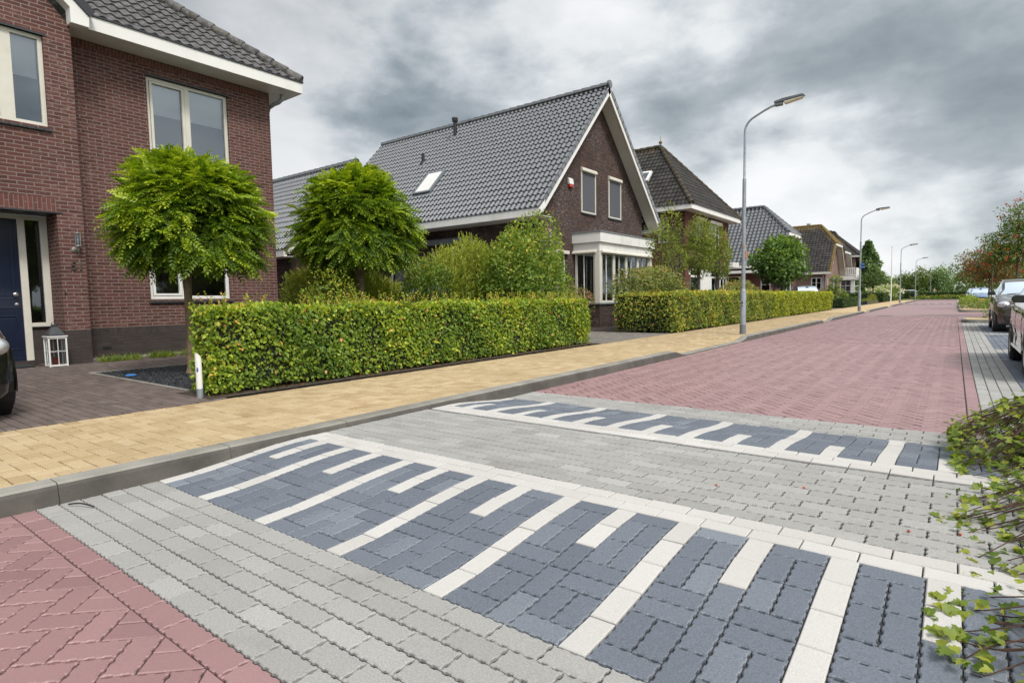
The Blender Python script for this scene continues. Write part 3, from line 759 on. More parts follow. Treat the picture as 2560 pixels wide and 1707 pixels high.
def tiles(name, par, mat, P0, U, V, width, height, tw=.2, ch=.32, amp=.035, lift=.036, cuts=(), moss=None, samples=8, pan=None):
    pan = mat in ('tile2', 'tile4') if pan is None else pan
    """one roof slope of pantiles. P0 eave corner, U along the eave, V up the slope; cuts = [(point, normal kept side)]"""
    U, V = Vector(U).normalized(), Vector(V).normalized(); Nn = U.cross(V)
    if Nn.z < 0: Nn = -Nn
    nt_, nc = int(math.ceil(width/tw)), int(math.ceil(height/ch))
    t = np.arange(samples)/samples
    if pan:                                                 # flat pan, broad flank towards t=0, roll, steep far flank
        t = np.array([0,.08,.16,.24,.32,.42,.52,.60,.66,.72,.80,.90]); samples = len(t)
        prof = amp*np.array([.02,.10,.34,.68,.92,1.0,.97,.80,.42,.10,.0,.0])
    else: prof = amp*(.5+.5*np.cos(2*PI*(t-.35)))**1.35 + .006*np.cos(2*PI*t)
    us = (np.arange(nt_)[:,None]*tw + t[None,:]*tw).ravel(); us = np.append(us, nt_*tw); us = np.minimum(us, width)
    hs = np.append(np.tile(prof, nt_), prof[0]); tid = np.append(np.repeat(np.arange(nt_), samples), nt_-1)
    m = len(us); rt = np.random.default_rng(abs(hash(name+str(P0[0]))) % 1000 if False else int(abs(P0[0]*7+P0[1]*13))).random((nc, nt_))
    V_, A_, Ms = [], [], []
    P0 = np.array(P0, float); Un, Vn, Nv = np.array(U), np.array(V), np.array(Nn)
    for c in range(nc):
        v0, v1 = c*ch, min((c+1)*ch+.02, height)
        for k, (v, h) in enumerate(((v0, -.012), (v0, lift), (v1, .0))):
            jit = (rt[c][tid]-.5)*.006
            pts = P0[None] + us[:,None]*Un + (v + (0 if k == 2 else 0))*Vn + ((hs*(1 if k else .3) + h + (jit if k else 0))[:,None])*Nv
            V_.append(pts); A_.append(rt[c][tid])
            ms = np.zeros(m)
            if moss: ms = np.array([moss(us[i], v0) for i in range(m)])
            Ms.append(ms)
    V_ = np.concatenate(V_); fs = []
    for c in range(nc):
        for k in (0, 1):
            b = (c*3+k)*m; i = np.arange(m-1); fs.append(np.stack([b+i, b+i+1, b+m+i+1, b+m+i], 1))
    F_ = np.concatenate(fs)
    o = np_mesh(name, V_, F_, {'tone': np.concatenate(A_), 'moss': np.concatenate(Ms)}, M[mat], par, smooth=False)
    if cuts:
        org = WORLD_LOC[par.name]; bm = bmesh.new(); bm.from_mesh(o.data)
        for pt, nn in cuts:
            bmesh.ops.bisect_plane(bm, geom=bm.verts[:]+bm.edges[:]+bm.faces[:], plane_co=Vector(pt)-org, plane_no=Vector(nn), clear_inner=True)
        bm.to_mesh(o.data); bm.free()
    pn = np.zeros(len(o.data.polygons)*3); 
    o.data.polygons.foreach_set('use_smooth', np.ones(len(o.data.polygons), bool))
    try: o.data.set_sharp_from_angle(angle=math.radians(50))
    except Exception: pass
    return o

def caps(mb, a, b, r=.11, step=.38, tone=None, n=8):
    """a row of overlapping half-round ridge tiles from a up/along to b"""
    a, b = Vector(a), Vector(b); L = (b-a).length; d = (b-a)/L; k = max(1, int(L/step))
    for i in range(k):
        p = a + d*(L*i/k); q = a + d*(L*(i+1)/k + .03)
        tn = random.random() if tone is None else tone
        mb.tube([p, p+(q-p)*.06, p+(q-p)*.9, q], [r*1.12, r*1.14, r*.93, r*.92], n, True, tn)

def cap_obj(name, par, mat, lines, r=.11, step=.38, moss=.0):
    mb = MB()
    for a, b in lines: caps(mb, a, b, r, step)
    o = mb.build(name, M[mat], par, smooth=True, sharp=50)
    at = o.data.attributes.new('moss', 'FLOAT', 'POINT'); at.data.foreach_set('value', [moss]*len(o.data.vertices)); return o

def gable_roof(par, tm, xv, xb, y0, z0, yr, zr, y1, z1, wall_x, ywall0, ywall1, hip=None, fasc='white', fd=.24, barge='white', soff='soffit', tw=.2, ch=.32, amp=.035, moss=None, capr=.11, capmoss=0, verge_caps=True, mossf=None):
    """roof with its ridge along X and a gable (half-hipped when hip = (xr, zh)) towards +X at xv"""
    n0 = Vector((0, yr-y0, zr-z0)).normalized(); n1 = Vector((0, yr-y1, zr-z1)).normalized()
    L0 = math.hypot(yr-y0, zr-z0); L1 = math.hypot(yr-y1, zr-z1); W = xv-xb
    cut0 = cut1 = ()
    if hip:
        xr, zh = hip; ya = y0+(zh-z0)/(zr-z0)*(yr-y0); yb = y1+(zh-z1)/(zr-z1)*(yr-y1)
        A, B, R_ = Vector((xv, ya, zh)), Vector((xv, yb, zh)), Vector((xr, yr, zr))
        d = R_-A; nn = Vector((-d.y, d.x, 0)); nn = nn if nn.dot(Vector((xb, y0, 0))-A) > 0 else -nn; cut0 = ((A, nn),)
        d = R_-B; nn = Vector((-d.y, d.x, 0)); nn = nn if nn.dot(Vector((xb, y1, 0))-B) > 0 else -nn; cut1 = ((B, nn),)
    mf = mossf
    tiles('roof_tiles', par, tm, (xv, y0, z0), (-1,0,0), n0, W, L0, tw, ch, amp, cuts=cut0, moss=mf)
    tiles('roof_tiles', par, tm, (xb, y1, z1), (1,0,0), n1, W, L1, tw, ch, amp, cuts=cut1, moss=(lambda u, v: mf(W-u, v)) if mf else None)
    lines = [((xb, yr, zr+.05), ((hip[0] if hip else xv+.03), yr, zr+.05))]
    if hip:
        hv = (R_-(A+B)/2); hw = (B-A).length
        tiles('hip_tiles', par, tm, tuple(A), (0,1,0), hv, hw, hv.length, tw, ch, amp, cuts=((A, Vector((0,0,1)).cross(R_-A)*(1 if Vector((0,0,1)).cross(R_-A).dot(B-A) > 0 else -1)), (B, Vector((0,0,1)).cross(R_-B)*(1 if Vector((0,0,1)).cross(R_-B).dot(A-B) > 0 else -1))), moss=(lambda u, v: capmoss) if mf else None)
        lines += [(A+Vector((.0,0,.03)), R_+Vector((0,0,.05))), (B+Vector((0,0,.03)), R_+Vector((0,0,.05)))]
    cap_obj('ridge_tiles', par, tm, lines, capr, moss=capmoss)
    # soffits, barge boards, eaves
    for (ye, ze, nn, L, sgn) in ((y0, z0, n0, L0, 1), (y1, z1, n1, L1, -1)):
        sb = MB(); bb = MB(); vb = MB()
        up = Vector((0, -sgn*nn.z, abs(nn.y)))             # slope normal
        e = Vector((0, ye, ze)); top = Vector((0, yr, zr))
        if hip: t = (hip[1]-ze)/(zr-ze); top = e+(top-e)*t
        X = Vector((1,0,0))
        lo, hi = e - up*.10, top - up*.10
        # soffit slab between the wall and the verge
        sb.prism([X*(wall_x-.02)+lo, X*(xv-.03)+lo, X*(xv-.03)+hi, X*(wall_x-.02)+hi], -up*.02)
        bb.prism([X*(xv-.03)+e-up*.02, X*(xv-.03)+top-up*.02, X*(xv-.03)+top-up*.235, X*(xv-.03)+e-up*.235], X*.035)
        if verge_caps:
            k = int((top-e).length/ch); d = (top-e).normalized()
            for i in range(k):
                p = e + d*(i*ch); q = e + d*((i+1)*ch+.03)
                a = X*(xv+.005); r_ = random.random()
                vb.prism([a+p+up*.075, a+q+up*.045, a+q-up*.085, a+p-up*.085], X*.028, r_)
        sb.build('soffit', M[soff], par); bb.build('bargeboard', M[barge], par, bevel=.004)
        if verge_caps: vo = vb.build('verge_tiles', M[tm], par); at = vo.data.attributes.new('moss', 'FLOAT', 'POINT'); at.data.foreach_set('value', [capmoss]*len(vo.data.vertices))
    if hip:
        bb = MB(); sb = MB(); zt = hip[1]; bb.box(xv-.03, xv+.03, ya-.05, yb+.05, zt-.22, zt-.01); sb.box(wall_x-.02, xv-.031, ya, yb, zt-.2, zt-.18)
        sb.build('soffit', M[soff], par); bb.build('bargeboard', M[barge], par, bevel=.004)
    for (ye, ze, yw, sgn) in ((y0, z0, ywall0, 1), (y1, z1, ywall1, -1)):
        g = MB()
        a, b = (ye, ye+.10*sgn) if sgn > 0 else (ye+.10*sgn, ye)
        g.box(xb, xv-.035, min(a,b)-.02*(sgn>0), max(a,b)+.02*(sgn<0), ze-fd, ze-.012)
        c, d = sorted((ye+.10*sgn, yw)); g.box(xb, xv-.036, c, d, ze-fd+.003, ze-fd+.02)
        g.build('eaves_box', M[fasc], par, bevel=.004)
        c, d = sorted((ye-.03*sgn, ye+.05*sgn)); g = MB(); g.box(xb, xv-.02, c, d, ze-.012, ze+.018); g.build('gutter', M['lead'], par)

def hip_roof(par, tm, x0, x1, y0, y1, ze, zr, xr, fd=.23, tw=.2, ch=.32, amp=.035, mossf=None, capr=.12, capmoss=0, wall=None, fasc='white', right=True):
    """front eave at x1 (towards +X), ridge along X at mid y from xr back to x0"""
    ym = (y0+y1)/2; A, B, R_ = Vector((x1,y0,ze)), Vector((x1,y1,ze)), Vector((xr,ym,zr)); Z = Vector((0,0,1))
    def cut(p, q, keep): n = Z.cross(q-p); return (p, n if n.dot(keep-p) > 0 else -n)
    L = math.hypot(ym-y0, zr-ze)
    tiles('roof_tiles', par, tm, (x1, y0, ze), (-1,0,0), (0, ym-y0, zr-ze), x1-x0, L, tw, ch, amp, cuts=(cut(A, R_, Vector((x0,y0,ze))),), moss=mossf)
    fv = R_-Vector((x1,ym,ze))
    tiles('roof_tiles', par, tm, (x1, y0, ze), (0,1,0), fv, y1-y0, fv.length, tw, ch, amp, cuts=(cut(A, R_, B), cut(B, R_, A)), moss=(lambda u, v: capmoss*.3) if mossf else None)
    if right: tiles('roof_tiles', par, tm, (x0, y1, ze), (1,0,0), (0, ym-y1, zr-ze), x1-x0, L, tw, ch, amp, cuts=(cut(B, R_, Vector((x0,y1,ze))),))
    up = Vector((0,0,.05)); cap_obj('ridge_tiles', par, tm, [(A+up*.5, R_+up), (B+up*.5, R_+up), ((x0,ym,zr+.05), R_+up)], capr, moss=capmoss)
    wx, wy0, wy1 = wall
    g = MB(); g.box(wx, x1, y0, y1, ze-fd, ze-.012); g.box(x0, wx-.002, y0, wy0, ze-fd, ze-.012); g.box(x0, wx-.002, wy1, y1, ze-fd, ze-.012)
    g.build('eaves_box', M[fasc], par, bevel=.004)
    g = MB(); g.box(x1-.05, x1+.025, y0-.025, y1+.025, ze-.012, ze+.018); g.box(x0, x1-.05, y0-.025, y0+.05, ze-.012, ze+.018); g.box(x0, x1-.05, y1-.05, y1+.025, ze-.012, ze+.018)
    g.build('gutter', M['lead'], par)

def text_mesh(name, txt, size, depth, F, u, z, d, mat, par):
    cu = bpy.data.curves.new(name, 'FONT'); cu.body = txt; cu.size = size; cu.extrude = depth/2; cu.bevel_depth = .002
    tmp = bpy.data.objects.new(name, cu); COL.objects.link(tmp)
    bpy.context.view_layer.update()
    me = bpy.data.meshes.new_from_object(tmp.evaluated_get(bpy.context.evaluated_depsgraph_get()))
    bpy.data.objects.remove(tmp)
    org = WORLD_LOC[par.name]
    for v in me.vertices: v.co = F.p(u+v.co.x, z+v.co.y, d+v.co.z) - org
    me.materials.clear(); me.name = name
    return link_mesh(name, me, M[mat], par)

# ================================================================== house with the blue door
def house_one():
    h = thing('brick_house', 'red brick house with navy front door and house number 51, nearest at left', 'house', (-13, 4, .1))
    F = Face((-13,0,0), (0,1,0), (1,0,0)); B = Face((-12.4,0,0), (0,1,0), (1,0,0)); S = Face((-13,7.74,0), (-1,0,0), (0,1,0))
    mb = MB()
    F.panel(mb, [(3.6,.72),(7.74,.72),(7.74,5.93),(3.6,5.93)], [(5.10,6.74,4.22,5.73),(4.95,6.59,1.26,2.70)])
    S.panel(mb, [(0,.72),(9,.72),(9,5.93),(0,5.93)])
    mb.build('wall', M['brick1'], h)
    mb = MB(); F.panel(mb, [(3.6,5.93),(7.74,5.93),(7.74,6.12),(3.6,6.12)]); S.panel(mb, [(0,5.93),(9,5.93),(9,6.12),(0,6.12)]); mb.build('soldier_course', M['brick1s'], h, swap=True)
    mb = MB(); F.panel(mb, [(3.7,.05),(7.74,.05),(7.74,.59),(3.7,.59)]); S.panel(mb, [(0,.05),(9,.05),(9,.72),(0,.72)]); mb.build('plinth', M['plinth1'], h)
    mb = MB(); F.panel(mb, [(3.7,.59),(7.74,.59),(7.74,.72),(3.7,.72)]); mb.build('plinth_course', M['plinth1s'], h, swap=True)
    # projecting block with the entrance
    mb = MB()
    ent = (.9, 3.32, .05, 2.77, .6)
    B.panel(mb, [(-3,.72),(3.70,.72),(3.70,6.0),(.2,10.0),(-3,6.6)], [(.9,3.32,.72,3.0,.6,1),(1.75,3.30,4.20,5.71)])
    mb.quad((-12.4,3.70,.72),(-13.05,3.70,.72),(-13.05,3.70,6.3),(-12.4,3.70,6.3))
    mb.build('block_wall', M['brick1'], h)
    mb = MB(); B.panel(mb, [(.9,2.77),(3.32,2.77),(3.32,3.0),(.9,3.0)]); mb.build('door_arch', M['brick1s'], h, swap=True)
    mb = MB(); B.bar(mb, .88, 3.40, 2.745, 2.77, -.6, .01); mb.build('door_lintel', M['darkmetal'], h)
    mb = MB(); B.panel(mb, [(3.32,.05),(3.70,.05),(3.70,.72),(3.32,.72)]); mb.quad((-12.4,3.70,.05),(-13.05,3.70,.05),(-13.05,3.70,.72),(-12.4,3.70,.72)); mb.quad((-12.4,3.32,.05),(-13.0,3.32,.05),(-13.0,3.32,.72),(-12.4,3.32,.72)); mb.build('block_plinth', M['plinth1'], h); mb = MB(); mb.quad((-12.4,.9,.05),(-12.4,-3,.05),(-12.4,-3,.72),(-12.4,.9,.72)); mb.build('block_plinth', M['plinth1'], h)
    # entrance: frame, door, sidelight
    mb = MB(); z1 = 2.745
    F.bar(mb, 1.86, 1.95, .12, z1, -.08, .0); F.bar(mb, 2.90, 3.005, .12, z1, -.08, .0); F.bar(mb, 3.22, 3.32, .79, z1, -.08, .0)
    F.bar(mb, 1.95, 2.90, z1-.075, z1, -.08, -.003); F.bar(mb, 3.005, 3.22, z1-.075, z1, -.08, -.003); F.bar(mb, 3.005, 3.22, .79, .86, -.08, -.003)
    F.bar(mb, .9, 1.86, .12, z1, -.08, -.003)
    fr = mb.build('door_frame', M['cream'], h, bevel=.005)
    g = MB(); F.bar(g, 3.0, 3.225, .85, z1-.07, -.05, -.04); g.build('sidelight', M['glass_dark'], fr)
    g = MB(); F.bar(g, 2.95, 3.32, .05, .775, -.08, -.012); g.build('sidelight_base', M['plinth1'], fr)
    g = MB(); F.bar(g, 3.0, 3.33, .775, .79, -.08, .03); g.build('sidelight_sill', M['darkmetal'], fr)
    r = MB(); r.box(-14.2, -13.09, .85, 3.4, .12, 2.75); r.build('hall', M['room'], fr)
    d = MB(); F.bar(d, 1.96, 2.895, .20, z1-.08, -.065, -.02)
    for (a, b, c, e) in ((2.05,2.38,1.30,2.5),(2.47,2.80,1.30,2.5),(2.05,2.38,.42,.98),(2.47,2.80,.42,.98)):
        for q in ((a-.02,b+.02,c-.02,c),(a-.02,b+.02,e,e+.02),(a-.02,a,c,e),(b,b+.02,c,e)): F.bar(d, *q, -.02, -.010)
        F.bar(d, a+.03, b-.03, c+.04, e-.04, -.02, -.013)
    F.bar(d, 1.97, 2.885, 1.12, 1.15, -.02, -.013); F.bar(d, 1.97, 2.885, .20, .26, -.02, .005)
    dd = d.build('front_door', M['blue_door'], h, bevel=.003)
    k = MB(); k.lathe([(.03,0),(.012,.01),(.012,.045),(.034,.05),(.036,.068),(.02,.08)], (-13.02,2.81,1.36), 14, axis='x'); k.build('door_knob', M['steel'], dd, smooth=True)
    k = MB(); k.lathe([(.03,0),(.03,.012),(.014,.016),(.012,.03)], (-13.02,2.82,1.19), 14, axis='x'); k.build('lock', M['steel'], dd, smooth=True)
    st = MB(); F.bar(st, 1.9, 3.0, .11, .20, -.08, .03); st.build('threshold', M['plinth1'], h)
    b = MB(); b.box(-12.43, -12.385, 3.352, 3.372, 1.34, 1.40); b.build('bell_push', M['black'], h, bevel=.004)
    # windows
    window(h, F, 5.10, 6.74, 4.22, 5.73, .06, [(5.895,.10)], blind=.42, glass='glass_up', casement=True, mat='cream', lintel='darkmetal', sill='tile')
    window(h, F, 4.95, 6.59, 1.26, 2.70, .06, [(5.67,.16)], glass='glass_dark', casement=True, lintel='darkmetal', sill='tile')
    window(h, B, 1.75, 3.30, 4.20, 5.71, .06, [(2.78,.2)], glass='glass_up', blind=.42, casement=True, mat='cream', lintel='darkmetal', sill='tile')
    # eaves, soffit and roof
    g = MB(); g.box(-12.999, -12.42, 3.72, 8.26, 6.06, 6.30); g.box(-22, -13.001, 7.76, 8.26, 6.06, 6.30); g.build('eaves_box', M['white'], h, bevel=.005)
    g = MB(); g.box(-12.46, -12.395, 3.95, 8.285, 6.302, 6.328); g.box(-22, -12.46, 8.22, 8.285, 6.302, 6.328); g.build('gutter', M['darkmetal'], h)
    n = Vector((-1,0,.80)); A = Vector((-12.45,8.25,6.31)); R_ = A+Vector((-3.6,-3.6,2.88)); nn = Vector((0,0,1)).cross(R_-A); nn = nn if nn.dot(Vector((-12.45,4,6))-A) > 0 else -nn
    tiles('roof_tiles', h, 'tile1', (-12.45, 3.3, 6.31), (0,1,0), n, 5.0, 4.6, .215, .33, .045, .035, cuts=((A, nn),), moss=lambda u, v: .35*max(0, 1-abs(4.95-u-v*.78)/.5))
    nb = Vector((0,-1,.80)); tiles('roof_tiles', h, 'tile1', (-21, 8.25, 6.31), (1,0,0), nb, 8.55, 4.6, .215, .33, .045, .035, cuts=((A, -nn),))
    cap_obj('hip_tiles', h, 'tile1', [(A+Vector((0,0,.05)), R_+Vector((0,0,.08)))], .115, .36, moss=.45)
    # gable roof over the entrance block, mostly above the picture
    k = .95; g = MB(); g.prism([(-12.2,y_,z_) for y_, z_ in ((3.66,6.0),(3.93,6.0),(3.94,6.18),(-1,6.18+4.94*k),(-1,6.25+4.66*k),(3.66,6.25))], (-.22,0,0)); g.build('bargeboard', M['white'], h, bevel=.004)
    g = MB(); g.prism([(-12.17,y_,z_) for y_, z_ in ((3.942,6.182),(4.03,6.29),(-1,6.29+5.03*k),(-1,6.182+4.942*k))], (-1.6,0,0)); g.build('block_roof', M['darkmetal'], h)
    # downpipe under the soffit
    g = MB(); g.tube([(-12.85,7.98,6.06),(-12.85,7.98,5.95),(-12.9,7.93,5.88),(-13.0,7.86,5.84),(-13.15,7.82,5.78),(-13.25,7.81,5.6),(-13.25,7.81,.3)], .045, 10); g.build('downpipe', M['zinc'], h, smooth=True)
    # vent in the plinth
    g = MB(); F.bar(g, 4.05, 4.2, .30, .36, .001, .006); g.build('air_brick', M['black'], h)
    text_mesh('house_number', '51', .21, .012, B, 3.455, 1.785, .016, 'numeral', h)
    # footing strip
    g = MB(); g.box(-12.98, -12.72, 3.75, 7.74, .09, .155); g.build('footing_strip', M['concrete'], h, bevel=.005)
    # wall lamp
    w = thing('wall_lamp', 'glass cylinder wall lamp with steel bracket above number 51', 'wall lamp', (-12.4,3.57,2.13))
    g = MB(); g.lathe([(.055,0),(.055,.015),(.03,.022)], (-12.399,3.555,2.14), 18, axis='x'); g.tube([(-12.38,3.555,2.14),(-12.33,3.56,2.15),(-12.30,3.57,2.19)], .018, 10); g.lathe([(.05,0),(.05,.02),(.035,.03)], (-12.30,3.575,2.19), 18); g.build('bracket', M['steel'], w, smooth=True)
    g = MB(); g.lathe([(.046,0),(.048,.2)], (-12.30,3.575,2.215), 18); g.build('glass_shade', M['glass_dark'], w, smooth=True)
    g = MB(); g.lathe([(.058,0),(.058,.012),(.02,.02)], (-12.30,3.575,2.415), 18)
    for k_ in range(4): a = k_*PI/2+.4; g.tube([(-12.30+.052*math.cos(a),3.575+.052*math.sin(a),2.2),(-12.30+.052*math.cos(a),3.575+.052*math.sin(a),2.42)], .004, 6)
    g.lathe([(.012,0),(.022,.06),(.015,.11)], (-12.30,3.575,2.22), 12); g.build('cage', M['steel'], w, smooth=True)
    return h

# ================================================================== dark brick gable house with the bay
def house_two():
    h = thing('brick_house', 'dark brown brick house with steep black tiled gable and white bay window', 'house', (-10.9,19.7,.1))
    F = Face((-10.9,0,0), (0,1,0), (1,0,0)); S = Face((0,15.86,0), (1,0,0), (0,-1,0))
    y0, z0, yr, zr, y1, z1 = 15.06, 3.97, 19.72, 8.90, 24.55, 4.12
    out = [(15.86,.1),(23.7,.1),(23.7,4.75),(19.72,8.78),(15.86,4.7)]
    wins = [(18.54,19.60,4.25,5.86),(20.63,21.68,4.26,5.86),(16.72,17.50,1.0,2.76)]
    mb = MB(); F.panel(mb, out, [w for w in wins] )
    S.panel(mb, [(-23,.1),(-10.9,.1),(-10.9,4.0),(-23,4.0)], [(-18.3,-17.3,.1,2.6),(-15.9,-13.9,.3,3.0)])
    mb.quad((-10.9,23.7,.1),(-23,23.7,.1),(-23,23.7,4.7),(-10.9,23.7,4.7)); mb.poly([(-23,15.86,.1),(-23,23.7,.1),(-23,23.7,4.75),(-23,19.72,8.78),(-23,15.86,4.7)])
    mb.build('wall', M['brick2'], h)
    for (a, b, c, d) in wins:                                # soldier course over each window
        g = MB(); F.bar(g, a-.03, b+.03, d+.01, d+.22, -.05, .004); g.build('soldier_course', M['brick2s'], h, swap=True)
    gable_roof(h, 'tile2', -10.35, -23.0, y0, z0, yr, zr, y1, z1, -10.9, 15.86, 23.7, tw=.205, ch=.31, amp=.058, capr=.115)
    g = MB(); g.tube([(-10.30,yr,zr+.06),(-10.38,yr,zr+.06)], .15, 14); g.build('ridge_end', M['tile2'], h)
    # corner box where eaves and barge board meet
    g = MB(); g.prism([(-10.378,15.02,3.73),(-10.378,15.02,3.95),(-10.378,15.35,4.25),(-10.378,15.30,3.98)], (.062,0,0)); g.build('eaves_corner', M['white'], h)
    # outside roller screens over the two upper windows
    for (a, b, c, d) in wins[:2]:
        w = MB(); F.bar(w, a, a+.05, c, d-.14, -.02, .035); F.bar(w, b-.05, b, c, d-.14, -.02, .035); F.bar(w, a+.05, b-.05, c, c+.05, -.02, .03)
        wo = w.build('window', M['cream'], h, bevel=.004)
        g = MB(); F.bar(g, a+.04, b-.04, c+.04, d-.13, -.02, .008); g.build('screen', M['screen'], wo)
        g = MB(); g.prism([F.p(a-.01,d,-.02),F.p(a-.01,d,.06),F.p(a-.01,d-.05,.105),F.p(a-.01,d-.13,.105),F.p(a-.01,d-.14,-.02)], F.U*(b-a+.02)); g.build('screen_box', M['cream'], wo, bevel=.01)
        g = MB(); F.bar(g, a-.02, b+.02, c-.05, c-.003, -.02, .05); g.build('sill', M['darkmetal'], wo)
    a, b, c, d = wins[2]
    wo = window(h, F, a, b, c, d, .06, [17.1], curtain=[(16.8,17.42)], sill='darkmetal', glass='glass_dark', mat='cream')
    g = MB(); F.bar(g, a-.03, b+.05, d-.09, d+.03, .0, .11); g.build('screen_box', M['cream'], wo, bevel=.01)
    # side: awning cassette, garden door
    wo = window(h, S, -15.9, -13.9, .3, 3.0, .08, [-14.9], room=True, glass='glass_dark')
    g = MB(); S.bar(g, -16.3, -13.75, 3.19, 3.40, .0, .22); g.build('awning', M['grey'], h, bevel=.02)
    wo = window(h, S, -18.3, -17.3, .1, 2.6, .06, None, room=True, glass='glass_dark')
    g = MB(); S.bar(g, -18.02, -17.36, .2, 2.5, -.07, -.03); g.build('door_leaf', M['grey'], wo)
    # bay window
    by = MB(); x1, ya, yb = -9.84, 17.97, 22.35
    by.box(-10.9, x1, ya, yb, .08, .90); by.build('bay_base', M['brick2'], h)
    g = MB(); g.box(-10.9, x1+.05, ya-.05, yb+.05, .90, .955); g.build('bay_sill', M['lead'], h, bevel=.006)
    FB = Face((x1,0,0), (0,1,0), (1,0,0)); FS = Face((0,ya,0), (1,0,0), (0,-1,0)); FR = Face((0,yb,0), (-1,0,0), (0,1,0))
    ff = MB(); ff.box(-10.9, x1+.01, ya-.01, yb+.01, 2.745, 3.06); ff.box(-10.9, x1+.09, ya-.09, yb+.09, 3.065, 3.40); bf = ff.build('bay_fascia', M['white'], h, bevel=.006)
    g = MB(); g.box(-10.9, x1+.115, ya-.115, yb+.115, 3.402, 3.445); g.build('bay_roof', M['lead'], bf, bevel=.006)
    for yy in (19.5, 20.95): g = MB(); g.box(x1+.0905, x1+.0925, yy-.004, yy+.004, 3.07, 3.40); g.box(x1+.0105, x1+.0125, yy-.003, yy+.003, 2.75, 3.06); g.build('panel_joint', M['lead'], bf)
    for FF, a, b, nm in ((FB, ya+.20, yb-.20, 'front'), (FS, -10.86, x1-.20, 'side')):
        g = MB(); g.prism([FF.p(a-.12,2.80,.0),FF.p(a-.12,2.80,.05),FF.p(a-.12,2.75,.10),FF.p(a-.12,2.70,.10),FF.p(a-.12,2.69,.0)], FF.U*(b-a+.2)); g.build('bay_screen_box', M['cream'], bf, bevel=.008)
    for (xx, yy) in ((x1-.10, ya+.10), (x1-.10, yb-.10)): cm = MB(); cm.box(xx-.10, xx+.10, yy-.10, yy+.10, .955, 2.745); cm.build('corner_post', M['cream'], h, bevel=.006)
    n = 4; a, b = ya+.20, yb-.20; s_ = (b-a)/n
    cols = [(a+s_*i, .16) for i in range(1, n)]
    wo = window(h, FB, a, b, .956, 2.744, .05, cols, glass='glass_dark', mat='cream', fw=.08)
    for i in range(n): g = MB(); FB.bar(g, a+s_*(i+.42)-.012, a+s_*(i+.42)+.012, 1.03, 2.67, -.10, -.06); g.build('glazing_bar', M['white'], wo)
    wo = window(h, FS, -10.86, x1-.20, .956, 2.744, .05, None, glass='glass_dark', mat='cream', fw=.08, curtain=[(-10.80,-10.5),(-10.42,-10.1)])
    g = MB(); FS.bar(g, -10.52, -10.495, 1.03, 2.67, -.10, -.06); g.build('glazing_bar', M['white'], wo)
    window(h, FR, 10.06, 10.85, .956, 2.744, .05, None, glass='glass_dark', mat='cream', fw=.08)
    # roof window, vents
    d = Vector((0, yr-y0, zr-z0)).normalized(); up = Vector((0, -d.z, d.y)); e0 = Vector((0, y0, z0)); X = Vector((1,0,0))
    def on(x, y): return X*x + e0 + d*((y-y0)/d.y)
    c = on(-16.75, 16.75) + up*.09
    g = MB()
    for (sx, sy, hx, hy) in ((-.44,0,.05,.66),(.44,0,.05,.66),(0,-.63,.39,.05),(0,.63,.39,.05)): g.obox(c+X*sx+d*sy, X*hx, d*hy, up*.05)
    rw = g.build('roof_window', M['grey'], h, bevel=.006)
    g = MB(); g.obox(c+up*.012, X*.39, d*.58, up*.008); g.build('pane', M['glass_dark'], rw)
    g = MB(); g.obox(c+up*.034, X*.385, d*.575, up*.006); g.build('blind', M['white'], rw)
    g = MB(); g.obox(c-d*.80-up*.045, X*.62, d*.12, up*.012); g.build('flashing', M['lead'], rw)
    for (x, y, hh, r, cap_) in ((-17.5, 19.1, .62, .085, True), (-18.3, 17.9, .42, .075, False)):
        b = on(x, y); g = MB(); g.tube([b, b+Vector((0,0,hh))], [r, r*.95], 12)
        if cap_: g.tube([b+Vector((0,0,hh)), b+Vector((0,0,hh+.04)), b+Vector((0,0,hh+.16))], [r*1.5, r*1.6, r*1.6], 12)
        else: g.tube([b+Vector((0,0,.0)), b+Vector((0,0,.1))], [r*2.0, r], 12)
        v = g.build('vent_pipe', M['black'], h, smooth=True)
        g = MB(); g.obox(b-d*.1+up*.05, X*.22, d*.24, up*.006); g.build('flashing', M['lead'], v)
    a = thing('alarm_box', 'white alarm siren box with red lens high on the dark brick gable', 'alarm', (-10.9,17.75,5.2))
    g = MB(); g.prism([F.p(17.62,5.12,.002),F.p(17.62,5.12,.10),F.p(17.62,5.30,.08),F.p(17.62,5.35,.03),F.p(17.62,5.35,.002)], F.U*.28); g.build('case', M['white'], a, bevel=.02)
    g = MB(); F.bar(g, 17.63, 17.89, 5.02, 5.118, .002, .095); g.build('lens', M['red'], a, bevel=.02)
    return h

def garage_house():
    h = thing('garage', 'low black tiled garage wing behind the second globe tree', 'garage', (-20,13,.1))
    F = Face((-19.2,0,0), (0,1,0), (1,0,0)); S = Face((0,12.0,0), (1,0,0), (0,-1,0)); mb = MB()
    F.panel(mb, [(12.0,.1),(15.85,.1),(15.85,5.5),(14.6,6.4),(12.0,3.5)]); S.panel(mb, [(-27,.1),(-19.2,.1),(-19.2,3.3),(-27,3.3)], [(-24,-21,.1,2.4)]); mb.build('wall', M['brick2'], h)
    d = MB(); S.bar(d, -24, -21, .1, 2.4, -.1, -.06); d.build('garage_door', M['grey'], h)
    gable_roof(h, 'tile2', -18.6, -27.5, 11.4, 3.0, 14.62, 6.52, 17.85, 3.0, -19.2, 12.0, 17.2, tw=.205, ch=.31, amp=.058)

